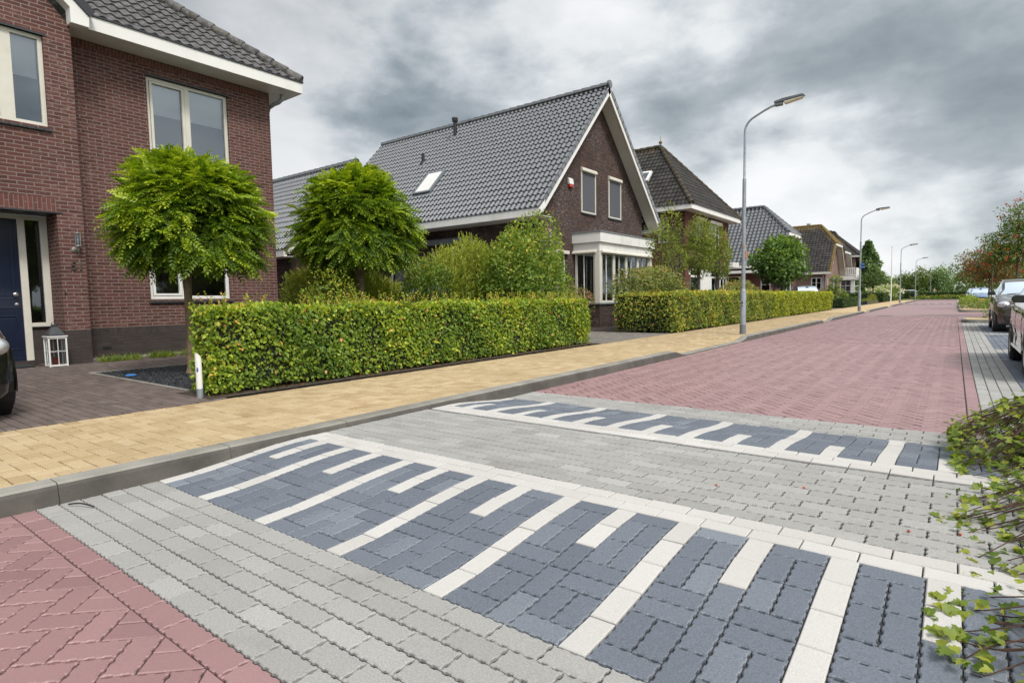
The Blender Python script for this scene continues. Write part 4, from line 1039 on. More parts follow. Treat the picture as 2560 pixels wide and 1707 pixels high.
def house_three():
    h = thing('brick_house', 'red brick house with mossy pyramid roof topped by a finial', 'house', (-10.5,31,.1))
    F = Face((-10.5,0,0), (0,1,0), (1,0,0)); S = Face((0,27.75,0), (1,0,0), (0,-1,0)); R_ = Face((0,34.5,0), (-1,0,0), (0,1,0)); mb = MB()
    F.panel(mb, [(27.75,.1),(34.5,.1),(34.5,5.3),(27.75,5.3)], [(29.25,30.45,3.65,4.98),(31.2,33.0,3.65,4.98),(28.52,34.3,.5,2.52)])
    S.panel(mb, [(-21,.1),(-10.5,.1),(-10.5,5.3),(-21,5.3)], [(-11.9,-11.35,3.8,5.05)]); R_.panel(mb, [(10.5,.1),(21,.1),(21,5.3),(10.5,5.3)])
    mb.build('wall', M['brick3'], h)
    ms = lambda u, v: .55*max(0, (v-3.0)/2.4)
    hip_roof(h, 'tile3', -20, -9.98, 27.2, 35.05, 5.5, 9.35, -13.2, mossf=ms, capmoss=.5, wall=(-10.48,27.77,34.48), tw=.22, ch=.33, amp=.05)
    g = MB(); g.lathe([(.09,0),(.10,.05),(.05,.1),(.04,.16),(.09,.22),(.10,.28),(.05,.34),(.015,.4),(.01,.62)], (-13.2,31.125,9.38), 12); g.build('finial', M['bark'], h, smooth=True)
    window(h, F, 29.25, 30.45, 3.65, 4.98, .05, [29.85], [4.5], glass='glass_dark')
    window(h, F, 31.2, 33.0, 3.65, 4.98, .05, [31.8, 32.4], [4.5], glass='glass_dark')
    for a, b in ((29.2,30.5),(31.15,33.05)): g = MB(); F.bar(g, a, b, 4.98, 5.14, .0, .12); g.build('shutter_box', M['white'], h, bevel=.01)
    wo = window(h, F, 28.52, 34.3, .5, 2.52, .02, [(30.1,.1),(31.65,.1),(32.4,.06),(33.2,.08),(33.8,.06)], [2.14], glass='glass_dark', thin=.10)
    g = MB(); F.bar(g, 30.13, 31.62, .55, 2.48, -.05, .012)
    for i in range(14): F.bar(g, 30.15+.105*i, 30.165+.105*i, .56, 2.47, .012, .018)
    g.build('boarded_panel', M['white'], wo)
    window(h, S, -11.9, -11.35, 3.8, 5.05, .05, None, [4.6], glass='glass_dark')
    g = MB(); g.tube([(-10.72,27.69,5.27),(-10.72,27.68,.1)], .055, 10); g.build('downpipe', M['black'], h, smooth=True)
    d = Vector((0,3.925,3.85)).normalized(); up = Vector((0,-d.z,d.y)); c = Vector((-13.22,29.05,7.37)); X = Vector((1,0,0))
    g = MB()
    for (sx, sy, hx, hy) in ((-.3,0,.06,.4),(.3,0,.06,.4),(0,-.36,.24,.06),(0,.36,.24,.06)): g.obox(c+up*.09+X*sx+d*sy, X*hx, d*hy, up*.06)
    rw = g.build('roof_window', M['white'], h); g = MB(); g.obox(c+up*.10, X*.25, d*.34, up*.008); g.build('pane', M['glass_up'], rw)
    g = MB(); F.bar(g, 28.2, 28.36, 2.2, 2.42, .0, .05); g.build('wall_box', M['white'], h, bevel=.01)
    g = MB(); F.bar(g, 33.6, 34.75, 2.72, 3.0, .0, .55); g.build('porch_canopy', M['white'], h, bevel=.01)

def house_four():
    h = thing('brick_house', 'house with glossy grey half-hipped roof behind the round maple tree', 'house', (-10.6,49.5,.1))
    F = Face((-10.6,0,0), (0,1,0), (1,0,0)); S = Face((0,46.0,0), (1,0,0), (0,-1,0)); mb = MB()
    F.panel(mb, [(46,.1),(53,.1),(53,4.0),(51.2,5.75),(47.8,5.75),(46,4.0)], [(48.4,50.6,3.6,5.2),(47.5,51.5,.6,2.5)])
    S.panel(mb, [(-22,.1),(-10.6,.1),(-10.6,3.3),(-22,3.3)], [(-11.6,-10.9,.6,2.3),(-15,-13,.3,2.6)]); mb.build('wall', M['brick3'], h)
    gable_roof(h, 'tile4', -10.0, -22, 45.2, 3.4, 49.5, 8.1, 53.8, 3.4, -10.6, 46, 53, hip=(-12.3,5.8), tw=.30, ch=.36, amp=.075, capr=.13)
    window(h, F, 48.4, 50.6, 3.6, 5.2, .05, [49.5], glass='glass_dark'); window(h, F, 47.5, 51.5, .6, 2.5, .05, [48.8,50.1], glass='glass_dark')
    window(h, S, -11.6, -10.9, .6, 2.3, .03, None, [1.9], glass='glass_dark'); window(h, S, -15, -13, .3, 2.6, .05, [-14], glass='glass_dark')
    g = MB(); g.box(-14.5, -11.6, 45.0, 46, 2.78, 2.98); g.build('porch_canopy', M['white'], h, bevel=.01)

def house_five():
    h = thing('brick_house', 'pale pink brick house with lichen edged half-hipped dark roof', 'house', (-10.6,71.3,.1))
    F = Face((-10.6,0,0), (0,1,0), (1,0,0)); S = Face((0,66.9,0), (1,0,0), (0,-1,0)); mb = MB()
    F.panel(mb, [(66.9,.1),(75.6,.1),(75.6,4.0),(73.5,6.3),(69.1,6.3),(66.9,4.0)], [(70.0,72.2,4.4,6.0),(68.0,69.0,.3,2.9),(71.4,74.4,.6,2.9)])
    S.panel(mb, [(-23,.1),(-10.6,.1),(-10.6,3.3),(-23,3.3)], [(-11.92,-10.92,1.5,2.85),(-14.8,-14.2,1.1,2.9)]); mb.build('wall', M['brick5'], h)
    ms = lambda u, v: max(.75*max(0, (v-5.2)/1.9), .9*max(0, 1-u/.5) if v < 4.3 else .9*max(0, 1-abs(u-(v-4.2)*.62)/.8))
    gable_roof(h, 'tile5', -10.0, -23, 66.3, 3.4, 71.3, 8.55, 76.3, 3.4, -10.6, 66.9, 75.6, hip=(-11.8,6.4), fasc='cream', soff='cream', tw=.30, ch=.36, amp=.05, mossf=ms, capmoss=.8, capr=.13, verge_caps=True)
    window(h, F, 70.0, 72.2, 4.4, 6.0, .05, [71.1], glass='glass_dark'); window(h, F, 68, 69, .3, 2.9, .05, None, [2.2], glass='glass_dark'); window(h, F, 71.4, 74.4, .6, 2.9, .05, [72.9], [2.2], glass='glass_dark')
    window(h, S, -11.92, -10.92, 1.5, 2.85, .03, [-11.42], [2.3], glass='glass_dark', fw=.1); window(h, S, -14.8, -14.2, 1.1, 2.9, .03, None, [2.2], glass='glass_dark')
    g = MB(); g.tube([(-10.85,66.8,3.2),(-10.8,66.82,2.9),(-10.8,66.82,.1)], .05, 8); g.build('downpipe', M['zinc'], h)
    for s_ in (-1, 1): g = MB(); g.box(-14.5+s_*.55-.2, -14.5+s_*.55+.2, 66.84, 66.89, 1.05, 2.95); g.build('shutter', M['black'], h)
    g = MB(); g.lathe([(.16,0),(.16,.3),(.2,.3),(.2,.42)], (-13.1,71.6,8.5), 12); g.build('flue', M['zinc'], h)

def house_six():
    h = thing('brick_house', 'farthest brick house with white balcony over its bay window', 'house', (-11.1,86,.1))
    F = Face((-11.1,0,0), (0,1,0), (1,0,0)); mb = MB()
    F.panel(mb, [(76.8,.1),(91.5,.1),(91.5,4),(84.4,6.2),(79,6.2),(76.8,4.2)], [(80.6,82.6,3.3,5.6)])
    mb.build('wall', M['brick5'], h)
    gable_roof(h, 'tile3', -10.5, -20, 76.4, 3.5, 81.6, 8.7, 86.6, 3.5, -11.1, 76.9, 86, hip=(-12,6.2), soff='soffit', tw=.3, ch=.36, amp=.05)
    window(h, F, 80.6, 82.6, 3.3, 5.6, .05, [81.6], glass='glass_dark')
    FB = Face((-10.95,0,0), (0,1,0), (1,0,0)); mb = MB(); FB.panel(mb, [(91.5,.1),(101,.1),(101,6.1),(91.5,6.1)], [(93.2,94.2,3.6,5.4),(95,96,3.6,5.4),(96.8,97.8,3.6,5.4),(99.2,100.2,.3,5.4)])
    mb.quad((-10.95,91.5,.1),(-20,91.5,.1),(-20,91.5,6.1),(-10.95,91.5,6.1)); mb.build('tower_wall', M['brick5'], h)
    for a in (93.2, 95, 96.8): window(h, FB, a, a+1, 3.6, 5.4, .03, None, None, glass='glass_dark')
    window(h, FB, 99.2, 100.2, .3, 5.4, .03, None, [3], glass='glass_dark')
    hip_roof(h, 'tile3', -20, -10.4, 91, 101.6, 6.3, 10.2, -14.6, wall=(-10.93,91.6,100.9), tw=.3, ch=.36, amp=.05, mossf=lambda u, v: .35, capmoss=.3)
    by = MB(); by.box(-11.1, -9.55, 80.06, 84.0, .1, 2.75); bo = by.build('bay', M['white'], h)
    FS = Face((0,80.06,0), (1,0,0), (0,-1,0)); FF = Face((-9.55,0,0), (0,1,0), (1,0,0))
    for i in range(2):
        g = MB()
        for j in range(3): FS.bar(g, -10.95+.52*i, -10.47+.52*i, .75+.68*j, 1.37+.68*j, .0, .015)
        g.build('bay_pane', M['glass_dark'], bo)
    for i in range(5):
        g = MB()
        for j in range(3): FF.bar(g, 80.3+.72*i, 80.92+.72*i, .75+.68*j, 1.37+.68*j, .0, .015)
        g.build('bay_pane', M['glass_dark'], bo)
    g = MB(); g.box(-11.1, -9.4, 79.9, 84.2, 2.76, 3.2); g.build('bay_fascia', M['white'], h, bevel=.02)
    g = MB(); g.box(-10.45, -9.4, 79.9, 79.98, 4.12, 4.22); g.box(-9.48, -9.4, 79.9, 84.2, 4.12, 4.22); g.box(-10.45, -9.4, 79.9, 79.98, 3.28, 3.36); g.box(-9.48, -9.4, 79.98, 84.2, 3.2, 4.12)
    for i in range(6): g.box(-10.42+.19*i, -10.32+.19*i, 79.9, 79.98, 3.36, 4.12)
    g.build('balcony_railing', M['white'], h)
    g = MB(); g.box(-13.4, -12.5, 84.6, 85.6, 7.2, 8.75); c = g.build('chimney', M['brick5'], h)
    g = MB(); g.box(-12.4, -11.9, 85.0, 85.6, 7.2, 8.5); g.build('chimney', M['brick5'], h)
    g = MB(); g.lathe([(.18,0),(.18,.2),(.22,.2),(.22,.3)], (-12.9,85.1,8.75), 10); g.build('chimney_pot', M['zinc'], c)

house_one(); house_two(); garage_house(); house_three(); house_four(); house_five(); house_six()
# ------------------------------------------------------------------ foliage
def leaf_set(name, P, D, Nn, L, W, tone, mat, parent=None, fold=.25, droop=.15, kind=None, simple=False):
    """one mesh of folded leaves: base points P, directions D, face normals Nn"""
    P, D, Nn = (np.asarray(a, float) for a in (P, D, Nn)); n = len(P)
    L = np.broadcast_to(np.asarray(L, float), (n,))[:,None]; W = np.broadcast_to(np.asarray(W, float), (n,))[:,None]
    D = D/np.linalg.norm(D, axis=1, keepdims=True)
    S = np.cross(D, Nn); S /= np.linalg.norm(S, axis=1, keepdims=True)+1e-9; U = np.cross(S, D)
    if simple:
        V_ = np.stack([P, P+D*.5*L+S*.5*W+U*fold*.5*W, P+D*L-U*droop*L, P+D*.5*L-S*.5*W+U*fold*.5*W], 1)
        k = 4; F_ = (np.arange(n)*4)[:,None] + np.array([[0,1,2,3]])
    else:
        V_ = np.stack([P, P+D*.32*L+S*.48*W+U*fold*.5*W, P+D*.70*L+S*.36*W+U*(fold*.4*W-droop*.5*L), P+D*L-U*droop*L,
                       P+D*.70*L-S*.36*W+U*(fold*.4*W-droop*.5*L), P+D*.32*L-S*.48*W+U*fold*.5*W], 1)
        k = 6; b = np.arange(n)*6
        F_ = np.concatenate([b[:,None]+np.array([[0,1,2,3]]), b[:,None]+np.array([[0,3,4,5]])])
    o = np_mesh(name, V_.reshape(-1,3), F_, {'tone': np.repeat(np.clip(tone,0,1), k)}, mat, parent)
    if kind: o['kind'] = kind
    return o

def rnd_dirs(n, rng): v = rng.normal(size=(n,3)); return v/np.linalg.norm(v, axis=1, keepdims=True)

LEAF = {
 'robinia': leaf_mat('robinia_leaf', [(0,(0.034,0.076,0.008)),(.35,(0.098,0.178,0.013)),(.65,(0.247,0.345,0.017)),(1,(0.506,0.575,0.040))], .36),
 'hedge': leaf_mat('hornbeam_leaf', [(0,(0.089,0.168,0.027)),(.4,(0.237,0.348,0.044)),(.68,(0.473,0.557,0.060)),(.86,(0.780,0.752,0.098)),(.95,(0.752,0.418,0.124)),(1,(0.557,0.251,0.112))], .35),
 'beech': leaf_mat('beech_leaf', [(0,(0.080,0.134,0.032)),(.4,(0.229,0.294,0.048)),(.65,(0.535,0.535,0.075)),(.85,(0.800,0.589,0.120)),(1,(0.641,0.267,0.134))], .35),
 'yellowhedge': leaf_mat('yellow_hedge_leaf', [(0,(0.131,0.188,0.022)),(.5,(0.375,0.413,0.037)),(1,(0.675,0.600,0.056))], .35),
 'shrub': leaf_mat('shrub_leaf', [(0,(0.052,0.105,0.023)),(.5,(0.152,0.246,0.035)),(.85,(0.328,0.398,0.052)),(1,(0.632,0.515,0.070))], .35),
 'photinia': leaf_mat('photinia_leaf', [(0,(0.075,0.116,0.031)),(.5,(0.191,0.245,0.064)),(.8,(0.340,0.319,0.085)),(1,(0.510,0.255,0.128))], .3),
 'conifer': leaf_mat('golden_conifer', [(0,(0.073,0.104,0.017)),(.5,(0.220,0.268,0.034)),(1,(0.464,0.488,0.073))], .3),
 'willow': leaf_mat('narrow_leaf', [(0,(0.078,0.121,0.026)),(.5,(0.189,0.243,0.040)),(1,(0.398,0.398,0.066))], .35),
 'maple': leaf_mat('maple_leaf', [(0,(0.048,0.108,0.030)),(.5,(0.119,0.216,0.043)),(.8,(0.259,0.367,0.048)),(1,(0.648,0.648,0.065))], .35),
 'yew': leaf_mat('yew_needles', [(0,(0.024,0.051,0.014)),(.5,(0.054,0.102,0.020)),(1,(0.119,0.187,0.031))], .2),
 'far': leaf_mat('far_leaf', [(0,(0.066,0.114,0.034)),(.5,(0.154,0.225,0.057)),(1,(0.309,0.367,0.084))], .3),
 'fir': leaf_mat('fir_needles', [(0,(0.084,0.159,0.074)),(.5,(0.182,0.285,0.117)),(1,(0.400,0.499,0.182))], .25),
 'rowan': leaf_mat('rowan_leaf', [(0,(0.048,0.097,0.026)),(.5,(0.119,0.194,0.038)),(.85,(0.216,0.302,0.048)),(1,(0.432,0.216,0.086))], .35),
 'rowan_red': leaf_mat('rowan_rusty_leaf', [(0,(0.080,0.080,0.029)),(.5,(0.176,0.120,0.040)),(1,(0.352,0.136,0.056))], .35),
 'red': leaf_mat('rusty_leaf', [(0,(0.070,0.042,0.021)),(.5,(0.168,0.084,0.035)),(1,(0.280,0.140,0.042))], .3),
 'ivy': leaf_mat('ivy_leaf', [(0,(0.031,0.069,0.016)),(.4,(0.095,0.165,0.022)),(.75,(0.216,0.278,0.031)),(1,(0.419,0.419,0.057))], .35),
 'flower_lilac': leaf_mat('lilac_petal', [(0,(.35,.22,.45)),(1,(.55,.38,.62))], .3),
 'flower_white': leaf_mat('white_petal', [(0,(.62,.60,.42)),(1,(.80,.79,.68))], .3),
 'flower_pink': leaf_mat('pink_petal', [(0,(.45,.12,.2)),(1,(.62,.28,.36))], .3),
}
M['berry'] = plain('rowan_berry', (.50,.055,.018), .4, .25, 15)

def trunk(par, pts, radii, mat='bark', limbs=(), n=10, name='trunk'):
    g = MB(); g.tube(pts, radii, n)
    for l in limbs: g.tube(*l, 6)
    return g.build(name, M[mat], par, smooth=True)

def crown_blob(n, c, r, rng, shell=.55, lump=.18, flat=0):
    """points through a lumpy ellipsoid, denser outside; returns points and outward directions"""
    d = rnd_dirs(n, rng); ph = rng.uniform(0, 6.28, 6)
    w = 1 + lump*(np.sin(3.1*d[:,0]+ph[0])*np.sin(2.7*d[:,1]+ph[1]) + .7*np.sin(5.3*d[:,2]+ph[2]+2*d[:,0]) + .6*np.sin(7.1*d[:,1]+ph[3]-3*d[:,2]))
    rr = (shell + (1-shell)*rng.random(n)**.6)*w
    if flat: d[:,2] = np.where(d[:,2] < 0, d[:,2]*flat, d[:,2])
    return np.array(c) + d*rr[:,None]*np.array(r), d

def globe_tree(name_label, loc, R_, zc, seed, n_leaf=2300, cy=0):
    rng = np.random.default_rng(seed)
    t = thing('globe_tree', name_label, 'tree', loc, 'globe shaped trees on straight trunks')
    x, y, z = loc
    lim = []
    for i in range(14):
        a = i*2.4+rng.uniform(-.3,.3); e = rng.uniform(.35,.8)
        lim.append(([(x+.02*math.cos(a), y+.02*math.sin(a), z+1.45+rng.uniform(-.08,.12)), (x+R_*.35*math.cos(a), y+R_*.35*math.sin(a), zc-.1+.25*e), (x+R_*.75*math.cos(a)*e, y+R_*.75*math.sin(a)*e, zc+.25+.55*(1-e))], [.035,.02,.006]))
    trunk(t, [(x,y,z-.05),(x+.005,y,z+.10),(x-.015,y+.01,z+.6),(x+.01,y,z+1.2),(x,y,z+1.50)], [.10,.066,.056,.054,.07], 'bark', lim, 12)
    # leafy shoots that arch outward and droop, each carrying pinnate leaves
    ns = n_leaf//13; sd = rnd_dirs(ns, rng); sd[:,2] = np.where(sd[:,2] < -.80, -sd[:,2], sd[:,2])
    sc = np.array([R_, R_, R_*.98]); r0 = rng.uniform(.30,.62,ns)
    ph = rng.uniform(0,6.28,4); lump = 1+.09*np.sin(4*sd[:,0]+ph[0])*np.sin(4*sd[:,1]+ph[1])+.07*np.sin(6*sd[:,2]+ph[2]+3*sd[:,1])
    stone = rng.normal(scale=.12, size=ns); Bs, Ds_, Rs, Ts, Zs = [], [], [], [], []
    for k in range(13):
        f = (k+.5)/13; rr = (r0+(1.0-r0)*f)*lump
        p = np.array([x,y+cy,zc]) + sd*rr[:,None]*sc*.95; p[:,2] -= .16*R_*f*f*(1.1-np.clip(sd[:,2],-.2,1)); p += rng.normal(scale=.03, size=p.shape); p[:,2] = np.maximum(p[:,2], zc-.62*R_+.10*np.abs(rng.normal(size=ns)))
        hor = sd*np.array([1,1,.3]); hor = hor/(np.linalg.norm(hor,axis=1,keepdims=True)+1e-6)
        side = np.cross(hor, np.array([0,0,1.])); dv = hor*(.55+.5*f) + side*((1 if k % 2 else -1)*rng.uniform(.2,1.0,ns))[:,None] + rng.normal(scale=.38,size=p.shape)
        dv[:,2] -= rng.uniform(-.25,.75,ns) - 1.0*np.clip(sd[:,2],0,1)*f
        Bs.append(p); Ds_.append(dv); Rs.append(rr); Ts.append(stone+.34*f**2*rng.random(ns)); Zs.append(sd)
    B_ = np.concatenate(Bs); dirs = np.concatenate(Ds_); rad = np.concatenate(Rs); d = np.concatenate(Zs); n_leaf = len(B_)
    dirs /= np.linalg.norm(dirs, axis=1, keepdims=True); Ll = rng.uniform(.18,.30,n_leaf)*(R_/1.1)**.5
    P, D, N_, LL, T_ = [], [], [], [], []
    up0 = d*.8 + np.array([0,0,.9]) + rng.normal(scale=.25, size=(n_leaf,3))
    S = np.cross(dirs, up0); S /= np.linalg.norm(S, axis=1, keepdims=True)+1e-9; U = np.cross(S, dirs)
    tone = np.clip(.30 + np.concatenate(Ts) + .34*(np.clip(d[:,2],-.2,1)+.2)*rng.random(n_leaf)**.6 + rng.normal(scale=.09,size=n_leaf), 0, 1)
    K = 7
    for k in range(K):
        f = (k+.6)/(K+.2); base = B_ + dirs*(Ll*f)[:,None] - np.array([0,0,1])*(.35*Ll*f*f)[:,None]
        for s_ in (-1, 1):
            dd = S*s_*.95 + dirs*.42 + rng.normal(scale=.10, size=(n_leaf,3)) - np.array([0,0,.18])
            P.append(base); D.append(dd); N_.append(U + rng.normal(scale=.18, size=(n_leaf,3))); LL.append(Ll*.265*(1-.35*abs(f-.45))); T_.append(tone+rng.normal(scale=.04,size=n_leaf)+.10*(f-.5))
    P.append(B_ + dirs*Ll[:,None] - np.array([0,0,1])*(.35*Ll)[:,None]); D.append(dirs-np.array([0,0,.4])); N_.append(U); LL.append(Ll*.22); T_.append(tone+.08)
    LL = np.concatenate(LL)
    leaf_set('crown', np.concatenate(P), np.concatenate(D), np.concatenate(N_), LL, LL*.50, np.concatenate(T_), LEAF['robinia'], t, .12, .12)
    return t

def hedge(label, x0, x1, y0, y1, z0, z1, mat, L, dens, seed, group='clipped hedges along the footway', sprigs=0, cat='hedge', core=(.010,.014,.005), stems=True, wob=.03, bias=0.0):
    rng = np.random.default_rng(seed)
    t = thing('hedge', label, cat, ((x0+x1)/2, (y0+y1)/2, z0), group)
    key = 'core_%s' % mat
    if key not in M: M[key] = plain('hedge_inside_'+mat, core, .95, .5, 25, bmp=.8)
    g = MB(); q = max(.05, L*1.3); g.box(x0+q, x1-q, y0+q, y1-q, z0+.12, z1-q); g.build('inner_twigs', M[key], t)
    faces = [((x1,None,None),(1,0,0),(y1-y0)*(z1-z0)), ((x0,None,None),(-1,0,0),(y1-y0)*(z1-z0)*.5), ((None,y0,None),(0,-1,0),(x1-x0)*(z1-z0)), ((None,y1,None),(0,1,0),(x1-x0)*(z1-z0)*.7), ((None,None,z1),(0,0,1),(x1-x0)*(y1-y0))]
    Ps, Ns = [], []
    for (fx, fy, fz), nn, A in faces:
        n = int(A*dens)
        p = np.stack([rng.uniform(x0,x1,n) if fx is None else np.full(n,fx), rng.uniform(y0,y1,n) if fy is None else np.full(n,fy), z0+.05+(z1-z0-.05)*rng.random(n)**.92 if fz is None else np.full(n,fz)], 1)
        w = wob*(np.sin(p[:,0]*5.1+seed)+np.sin(p[:,1]*3.7+p[:,2]*4.3+seed*2)+np.sin(p[:,1]*8.9-p[:,2]*6.1)*.6)
        depth = rng.random(n)**1.5*L*2.4
        p = p + np.array(nn)*(w-depth)[:,None]; Ps.append(p); Ns.append(np.tile(np.array(nn,float),(n,1)))
    P = np.concatenate(Ps); Nn = np.concatenate(Ns); n = len(P)
    D = Nn*rng.uniform(.1,.9,n)[:,None] + rng.normal(scale=.75,size=(n,3)); D[:,2] -= .25*(Nn[:,2] < .5)
    D[:,2] += .5*(Nn[:,2] > .5)
    patch = np.sin(P[:,1]*2.3+seed)*np.sin(P[:,2]*3.1+P[:,0]*2)*.12 + np.sin(P[:,1]*6.3+P[:,2]*5)*.07
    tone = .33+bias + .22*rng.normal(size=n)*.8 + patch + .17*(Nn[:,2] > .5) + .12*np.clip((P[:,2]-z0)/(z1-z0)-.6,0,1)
    tone = np.where(rng.random(n) < .03, rng.uniform(.85,1,n), tone)
    sz = L*rng.uniform(.65,1.25,n)
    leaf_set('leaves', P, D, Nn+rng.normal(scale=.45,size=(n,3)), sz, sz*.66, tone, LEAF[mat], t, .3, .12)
    if sprigs:
        SP, SD, SN, ST = [], [], [], []; g = MB()
        for i in range(sprigs):
            b = Vector((rng.uniform(x0+.05,x1), rng.uniform(y0,y1), z1-.03)); h = rng.uniform(.06,.2); q = Vector((rng.normal(0,.04), rng.normal(0,.04), h))
            g.tube([b, b+q*.6, b+q], [.003,.002,.001], 4)
            k = int(h/.022)
            for j in range(k):
                SP.append(b+q*((j+1)/k)); a = rng.uniform(0,6.28); SD.append((math.cos(a),math.sin(a),.6)); SN.append((rng.normal(0,.3),rng.normal(0,.3),1)); ST.append(rng.uniform(.5,1.0))
        leaf_set('shoots', [tuple(p) for p in SP], SD, SN, L*.62, L*.40, np.array(ST), LEAF[mat], t, .3, .1, kind='stuff')
        g.build('shoot_stems', M['twig'], t)['kind'] = 'stuff'
    if stems:
        g = MB()
        for i in range(int((y1-y0)*3.2)):
            yy = y0+.1+i/3.2; xx = x1-.16+rng.uniform(-.06,.06); g.tube([(xx,yy,z0-.02),(xx-.02,yy+rng.uniform(-.04,.04),z0+.35)], [.014,.009], 5)
        for j in range(int((x1-x0)*2.5)): xx = x0+.1+j/2.5; g.tube([(xx,y0+.14,z0-.02),(xx,y0+.16,z0+.35)], [.013,.009], 5)
        o = g.build('stems', M['twig'], t); o['kind'] = 'stuff'
    return t

def shrub(name, label, cat, loc, blobs, n, mat, L, asp, seed, group=None, up=0.0, stems=6, tone0=.4, spread=.75, simple=False, flowers=None, lump=.2, shell=.5, tonesd=.17, stem_mat='twig', crown_name='leaves', tr=None):
    """leafy shrub or small tree: blobs = [(dx,dy,dz,rx,ry,rz)] relative to loc"""
    rng = np.random.default_rng(seed); t = thing(name, label, cat, loc, group); x, y, z = loc
    tot = sum(b[3]*b[4]*b[5] for b in blobs); Ps, Ds = [], []
    for b in blobs:
        k = max(20, int(n*b[3]*b[4]*b[5]/tot)); p, d = crown_blob(k, (x+b[0],y+b[1],z+b[2]), b[3:6], rng, shell, lump); Ps.append(p); Ds.append(d)
    P = np.concatenate(Ps); d = np.concatenate(Ds); m = len(P); keep = P[:,2] > z+.02; P, d = P[keep], d[keep]; m = len(P)
    D = d*.8 + rng.normal(scale=spread,size=(m,3)); D[:,2] += up
    cl = np.sin(P[:,0]*6+seed)*np.sin(P[:,1]*5.2)*np.sin(P[:,2]*5.7+1)*.14
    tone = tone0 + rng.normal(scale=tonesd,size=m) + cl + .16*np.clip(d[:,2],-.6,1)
    sz = L*rng.uniform(.65,1.3,m)
    leaf_set(crown_name, P, D, d+np.array([0,0,.6])+rng.normal(scale=.5,size=(m,3)), sz, sz*asp, tone, LEAF[mat], t, .25, .12, simple=simple)
    g = MB(); ztop = max(b[2]+b[5]*.6 for b in blobs)
    if tr:
        for q in tr: g.tube([(x+a, y+b, z+c) for a, b, c in q[0]], q[1], 8)
    for i in range(stems):
        b = blobs[i % len(blobs)]; a = rng.uniform(0,6.28); r = rng.uniform(.1,.75)
        bz = tr[0][0][-1][2]*.75 if tr else 0
        g.tube([(x+.05*math.cos(a)+(b[0]*.3 if not tr else 0), y+.05*math.sin(a)+(b[1]*.3 if not tr else 0), z+bz), (x+b[0]*.8+b[3]*.4*r*math.cos(a), y+b[1]*.8+b[4]*.4*r*math.sin(a), z+bz+(b[2]-bz)*.7), (x+b[0]+b[3]*r*math.cos(a), y+b[1]+b[4]*r*math.sin(a), z+b[2]+b[5]*.5)], [.022,.013,.004], 5)
    if g.v: g.build('trunk' if tr else 'stems', M[stem_mat], t, smooth=True)
    if flowers:
        fm, fn, fs_, fd = flowers; idx = rng.choice(np.where((d[:,2] > -.5))[0], fn, replace=True)
        FP, FD, FN = [], [], []
        for i in idx:
            c = P[i]+d[i]*fs_*.8
            for k in range(fd): v = rng.normal(size=3)+d[i]*.9; FP.append(c+rng.normal(size=3)*fs_*.22); FD.append(v); FN.append(d[i]+rng.normal(scale=.5,size=3))
        leaf_set('flowers', FP, FD, FN, fs_, fs_*.85, rng.random(len(FP)), LEAF[fm], t, .2, .1, kind='stuff' if fn > 100 else None)
    return t

def conifer_shrub(label, loc, blobs, n, seed, mat='conifer'):
    """feathery upright sprays"""
    rng = np.random.default_rng(seed); t = thing('conifer_shrub', label, 'shrub', loc, 'feathery golden shrubs behind the hedge'); x, y, z = loc
    Ps, Ds = [], []
    tot = sum(b[3]*b[4]*b[5] for b in blobs)
    for b in blobs:
        k = int(n*b[3]*b[4]*b[5]/tot); p, d = crown_blob(k, (x+b[0],y+b[1],z+b[2]), b[3:6], rng, .6, .15); Ps.append(p); Ds.append(d)
    P = np.concatenate(Ps); d = np.concatenate(Ds); keep = P[:,2] > z; P, d = P[keep], d[keep]; m = len(P)
    D = d*.7+np.array([0,0,.9])+rng.normal(scale=.3,size=(m,3)); D /= np.linalg.norm(D,axis=1,keepdims=True)
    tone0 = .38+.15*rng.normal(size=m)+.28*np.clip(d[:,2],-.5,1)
    PP, DD, TT = [], [], []
    for k in range(5):
        f = k/5; PP.append(P+D*f*.14); DD.append(D+rng.normal(scale=.45,size=(m,3))); TT.append(tone0+.22*f)
    P2 = np.concatenate(PP)
    leaf_set('foliage', P2, np.concatenate(DD), rng.normal(size=P2.shape), .085, .020, np.concatenate(TT), LEAF[mat], t, 0, .05, simple=True)
    g = MB()
    for b in blobs:
        for i in range(5): g.tube([(x+b[0]*.5,y+b[1]*.5,z),(x+b[0]+rng.uniform(-.5,.5)*b[3],y+b[1]+rng.uniform(-.5,.5)*b[4],z+b[2]+.4*b[5])], [.02,.006], 5)
    g.build('stems', M['twig'], t)
    return t

def big_tree(name, label, loc, blobs, n, mat, L, seed, group, trunk_r=.12, trunk_h=2.0, bark='bark_grey', simple=True, tone0=.48, asp=.6, shell=.35):
    t = shrub(name, label, 'tree', loc, blobs, n, mat, L, asp, seed, group, stems=10, tone0=tone0, simple=simple, stem_mat=bark, crown_name='crown', shell=shell, lump=.28,
              tr=[([(0,0,-.1),(0,0,.3),(.03,0,trunk_h*.6),(0,.03,trunk_h)], [trunk_r*1.35,trunk_r,trunk_r*.8,trunk_r*.6])])
    return t

